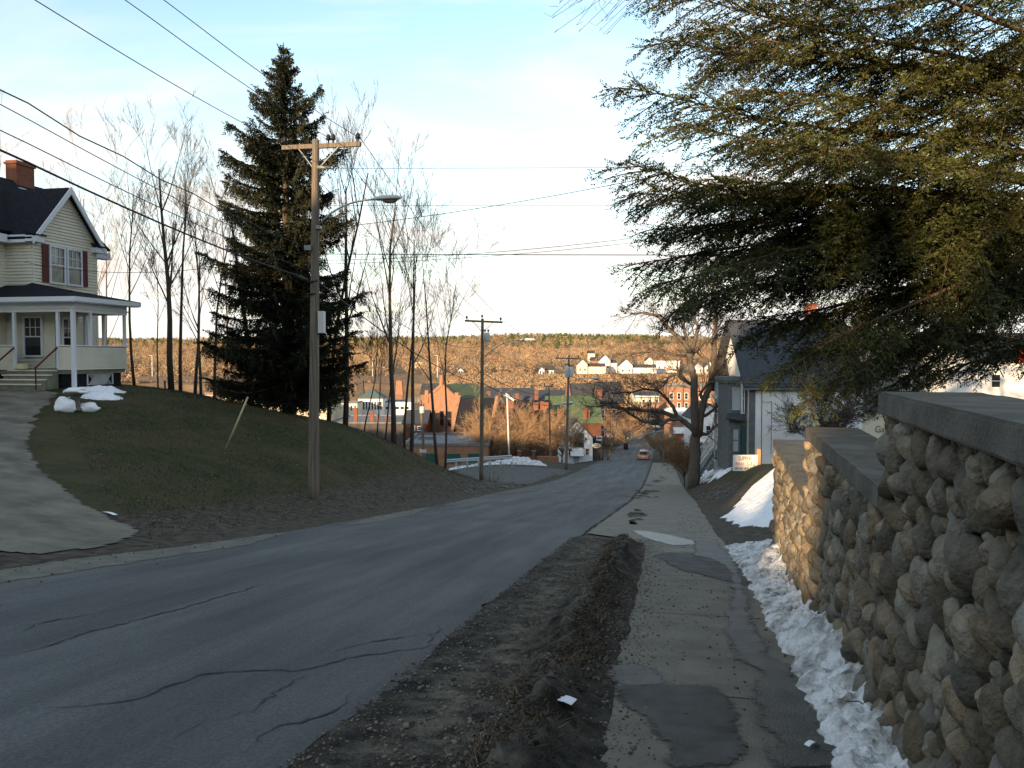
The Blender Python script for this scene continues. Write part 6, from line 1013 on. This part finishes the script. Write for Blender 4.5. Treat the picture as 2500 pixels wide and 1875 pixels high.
for a in (('small white gabled house left of the twin dormer house', 1316, 1329, 897, 913, 500., 'white'), ('white house with two round topped dormers', 1333, 1352, 894, 911, 505., 'white', 'gx', 'slate'), ('tan gabled house above the third pole transformers', 1410, 1434, 878, 914, 515., 'cream', 'gy', 'slate', 12.), ('tallest white gabled house in the middle of the hillside row', 1464, 1490, 867, 910, 530., 'white', 'gy', 'slate', 4.5), ('second white gabled house with long grey wing', 1512, 1544, 877, 916, 520., 'white', 'gy', 'slate', 16.), ('small white gabled house high behind the grey wing', 1578, 1594, 872, 893, 590., 'white'), ('long flat white building behind the large bare tree', 1602, 1659, 882, 910, 540., 'white', 'flat', 'white'), ('grey house seen between the two trunks of the large bare tree', 1692, 1716, 886, 911, 520., 'graypaint'), ('white house at the right end of the hillside row', 1720, 1746, 884, 911, 520., 'white'),
  ('yellow gabled house across the river right of the spruce', 924, 944, 893, 911, 560., 'cream'), ('pale house group behind the bank trees across the river', 1012, 1034, 875, 893, 620., 'cream', 'gx'), ('small white house right of the pale house group', 1053, 1062, 878, 891, 640., 'white'), ('white house low on the slope between the bank trees and second pole', 1118, 1131, 899, 914, 520., 'white'), ('tiny cream house high on the slope left of the second pole', 1156, 1162, 879, 888, 680., 'cream'), ('long pale house low across the river left of the spruce', 490, 517, 898, 912, 560., 'white', 'gx'), ('white house across the river under the left spruce boughs', 586, 604, 900, 915, 560., 'white'), ('low pale building on the hillside behind the slender tree', 318, 350, 880, 888, 650., 'cream', 'gx'), ('tan roof house half hidden high on the central hillside', 1436, 1452, 856, 866, 720., 'cream', 'gx'), ('brown house above the tallest white house', 1444, 1462, 872, 884, 600., 'brick', 'gx')): fh(*a)
# ---------------------------------------------------------------- far wood
def clumps(name, xs, ys, rad, hgt, per, m, label, cone=False, size=1.4, base_t=None):
    n = len(xs); z0 = H(xs, ys); idx = np.repeat(np.arange(n), per); k = len(idx); a = rng.uniform(0, 6.283, k); f = rng.uniform(0, 1, k)
    if cone: rr = rad[idx] * (1 - f) * np.sqrt(rng.uniform(.1, 1, k)); zc = hgt[idx] * (.12 + .88 * f)
    else: u = rng.uniform(.15, 1, k) ** .5; ph = np.arccos(rng.uniform(-1, 1, k)); rr = rad[idx] * u * np.sin(ph); zc = hgt[idx] * (.58 + .42 * u * np.cos(ph))
    c = np.stack([xs[idx] + rr * np.cos(a), ys[idx] + rr * np.sin(a), z0[idx] + zc], 1); s = size * rng.uniform(.5, 1.2, k)
    d1 = rng.normal(0, 1, (k, 3)) * (s * (.34 if cone else .26))[:, None]; d2 = rng.normal(0, 1, (k, 3)); d2[:, 2] = np.abs(d2[:, 2]) + (.0 if cone else .9); d2 = unit(d2) * s[:, None]
    if cone: d2[:, 2] *= -.3
    V = np.stack([c - d1, c + d1, c + d2], 1).reshape(-1, 3); b = (base_t if base_t is not None else rng.uniform(.7, 1.25, n))[idx] * rng.uniform(.93, 1.07, k); h_ = rng.uniform(-.13, .13, n)[idx]; T_ = np.stack([b * (1 + h_), b, b * (1 - h_)], 1)
    F = np.arange(k * 3).reshape(-1, 3); T_ = np.repeat(T_, 3, 0)
    return props(mesh_np(name, V, F, m, tint=T_), label, name.replace('_', ' '), kind='stuff')
def scatter(n, y0, y1, pl, pr_, p=1.):
    y = y0 + (y1 - y0) * rng.uniform(0, 1, n) ** p; x = (rng.uniform(pl, pr_, n) - 1250) / FPX * y; return x, y
def clear(x, y):
    px = 1250 + FPX * x / y; py = 868 - FPX * H(x, y) / y; bad = (py > 902) & (py < 922) & (px > 1300) & (px < 1760) & (rng.uniform(0, 1, len(x)) < .8); return ~bad
x, y = scatter(7500, 500, 1560, -150, 2700, .75); k = clear(x, y) & (rng.uniform(0, 1, len(x)) < np.where((x / y > .02) & (y < 560), .35, 1)); x, y = x[k], y[k]; n = len(x)
patchy = np.array([fbm(a / 60, b / 60) for a, b in zip(x, y)])
clumps('bare_wood', x, y, rng.uniform(2.4, 5., n), rng.uniform(7, 12, n), 130, MT['wood'], 'sunlit leafless brown wood covering the hillside across the river', size=.95, base_t=np.clip(1 + patchy * .6, .6, 1.45) * rng.uniform(.82, 1.15, n))
x, y = scatter(6500, 1080, 1640, -150, 2700, .55); k = np.array([fbm(a / 130, b / 130, 9.) for a, b in zip(x, y)]) > -.16; x, y = x[k], y[k]; x2, y2 = scatter(230, 560, 1200, -150, 2700); k = np.array([fbm(a / 50, b / 50, 4.) for a, b in zip(x2, y2)]) > .12; x = np.concatenate([x, x2[k]]); y = np.concatenate([y, y2[k]]); n = len(x)
clumps('pine_wood', x, y, rng.uniform(3.5, 6.5, n), rng.uniform(7, 11.5, n), 60, MT['pine'], 'dark green pines scattered along the ridge across the river', True, 1.9)
x, y = scatter(1200, 232, 330, 1100, 2300); x4, y4 = scatter(5600, 318, 478, 1085, 2500); x2, y2 = scatter(4200, 480, 600, -100, 2500); x3, y3 = scatter(500, 236, 300, 250, 640); x = np.concatenate([x, x2, x3, x4]); y = np.concatenate([y, y2, y3, y4]); pxq = 1250 + FPX * x / y; k = ~((y > 478) & (y < 620) & (((pxq > 1300) & (pxq < 1770)) | ((pxq > 915) & (pxq < 1145))) & (rng.uniform(0, 1, len(x)) < .93)); x, y = x[k], y[k]; n = len(x); low = np.where((y > 380) & (y < 500), .42, 1.)
clumps('riverside_brush', x, y, rng.uniform(1.2, 2.8, n), rng.uniform(2.5, 6., n) * low, 44, MT['wood'], 'orange lit brush and saplings along the river banks', size=1.0)
# ================================================================= CARS AND LITTER
def car(label, pos, rz, body, W_=1.75, L_=4.5):
    t = thing('car', label, 'car', pos, rz); sec = [(-2.25, .72, .38, .62, .72), (-2.18, .80, .30, .66, .80), (-1.9, .86, .24, .70, .90), (-1.0, .875, .22, .70, .92), (0., .88, .22, .70, .92), (1.0, .875, .22, .68, .88), (1.8, .84, .24, .62, .78), (2.15, .76, .28, .56, .66), (2.25, .66, .34, .50, .58)]
    mb = MB(); R = []
    for y, w, z0, zm, zt in sec: R.append([(-w * .92, y, z0), (-w, y, (z0 + zm) / 2), (-w, y, zm), (-w * .90, y, zt), (w * .90, y, zt), (w, y, zm), (w, y, (z0 + zm) / 2), (w * .92, y, z0)])
    mb.add([v for r in R for v in r], [(i * 8 + j, i * 8 + (j + 1) % 8, (i + 1) * 8 + (j + 1) % 8, (i + 1) * 8 + j) for i in range(len(sec) - 1) for j in range(8)] + [tuple(range(8))[::-1], tuple(range((len(sec) - 1) * 8, len(sec) * 8))])
    cs_ = [(-1.75, .74, .90, .91), (-1.25, .70, .9, 1.28), (-.9, .64, .9, 1.40), (.0, .64, .9, 1.43), (.45, .66, .9, 1.36), (1.15, .74, .86, .90)]; R = []
    k0 = len(mb.v)
    for y, w, z0, zt in cs_: R.append([(-w - .08, y, z0), (-w * .86, y, zt), (-w * .5, y, zt + .03), (w * .5, y, zt + .03), (w * .86, y, zt), (w + .08, y, z0)])
    mb.add([v for r in R for v in r], [(i * 6 + j, i * 6 + j + 1, (i + 1) * 6 + j + 1, (i + 1) * 6 + j) for i in range(len(cs_) - 1) for j in range(5)]); mb.build('body', body, t, True)
    MB().prism([(-.60, -1.70, .955), (.60, -1.70, .955), (.52, -1.30, 1.26), (-.52, -1.30, 1.26)], (0, -.03, .02)).build('rear_window', 'glass', t)
    for s in (-1, 1): MB().prism([(s * .80, -1.2, .95), (s * .80, .95, .93), (s * .66, .4, 1.34), (s * .62, -.9, 1.36)], (s * .02, 0, 0)).build('side_window', 'glass', t); MB().box(s * .78 - .1, s * .78 + .05, -2.27, -2.12, .64, .80).build('tail_light', 'tail', t); MB().box(s * .92 - .08, s * .92 + .06, .7, .85, .90, 1.02).build('mirror', body, t)
    MB().box(-.80, .80, -2.34, -2.2, .34, .54).build('bumper', body, t); MB().box(-.26, .26, -2.285, -2.255, .60, .73).build('licence_plate', 'white', t)
    for x_ in (-.78, .78):
        for y_ in (-1.35, 1.4):
            mb = MB(); mb.tube([(x_ - .1, y_, .31), (x_ + .1, y_, .31)], .31, 18); wo_ = mb.build('wheel', 'tyre', t, True); mb = MB(); sx_ = math.copysign(1, x_); mb.tube([(x_ + sx_ * .1, y_, .31), (x_ + sx_ * .115, y_, .31)], .19, 14); mb.build('rim', 'rim', wo_)
    return t
cp = P(1571, 1128, 119.); car('reddish gold sedan driving away down the hill', (cp.x, cp.y, hz(cp.x, cp.y) + .02), -math.atan2(DX, DY), 'gold')
cp = P(1590, 1040, 212.); car('white car parked across the far end of the street', (cp.x, cp.y, hz(cp.x, cp.y) + .02), 1.2, 'carwhite')
def flat(name, label, cat, px, py, w, l, rz, m='paper', lift=.05, curl=.02):
    p = hit(px, py); t = Matrix.Rotation(rz, 3, 'Z'); v = []
    for i in range(5):
        for j in range(2): q = t @ Vector(((i / 4 - .5) * w, (j - .5) * l, 0)); v.append(p + q + Vector((0, 0, lift + curl * math.sin(i / 4 * 3.1) + hz((p + q).x, (p + q).y) - p.z)))
    mb = MB(); mb.add(v, [(2 * i, 2 * i + 2, 2 * i + 3, 2 * i + 1) for i in range(4)]); mb.add([q - Vector((0, 0, .003)) for q in v], [(2 * i, 2 * i + 1, 2 * i + 3, 2 * i + 2) for i in range(4)]); return props(mb.build(name, m), label, cat)
flat('paper_scrap', 'white paper scrap lying on the muddy verge', 'litter', 1366, 1775, .19, .13, -.35, lift=.17)
flat('paper_scrap', 'small white litter beside the driveway edge', 'litter', 268, 1258, .30, .12, -.3, lift=.04)
flat('paper_scrap', 'tiny white scrap on the wet strip beside the snow', 'litter', 1982, 1838, .08, .04, .4, lift=.05)
tw_ = MB(); s0 = hit(2065, 1790) + Vector((0, 0, .2)); tw_.tube([s0, s0 + Vector((.05, -.06, .03)), s0 + Vector((.11, -.16, .01))], .004, 5); props(tw_.build('fallen_twig', 'bark'), 'thin dark twig lying on the snow bank', 'twig')
for lb, px, Y, n_ in (('dry weeds around the foot of the second utility pole', 1185, 52.5, 90), ('dry weed clump on the corner by the side street', 1215, 52.8, 50)):
    p = P(px, 1170, Y); bb_ = np.array([(p.x + random.gauss(0, .35), p.y + random.gauss(0, .3), 0) for _ in range(n_)]); bb_[:, 2] = H(bb_[:, 0], bb_[:, 1]); props(blades('dry_weeds', bb_, rng.uniform(.3, 1.1, n_), rng.uniform(.012, .02, n_), MT['straw'], rng.uniform(.3, .9, n_), .6), lb, 'weeds')
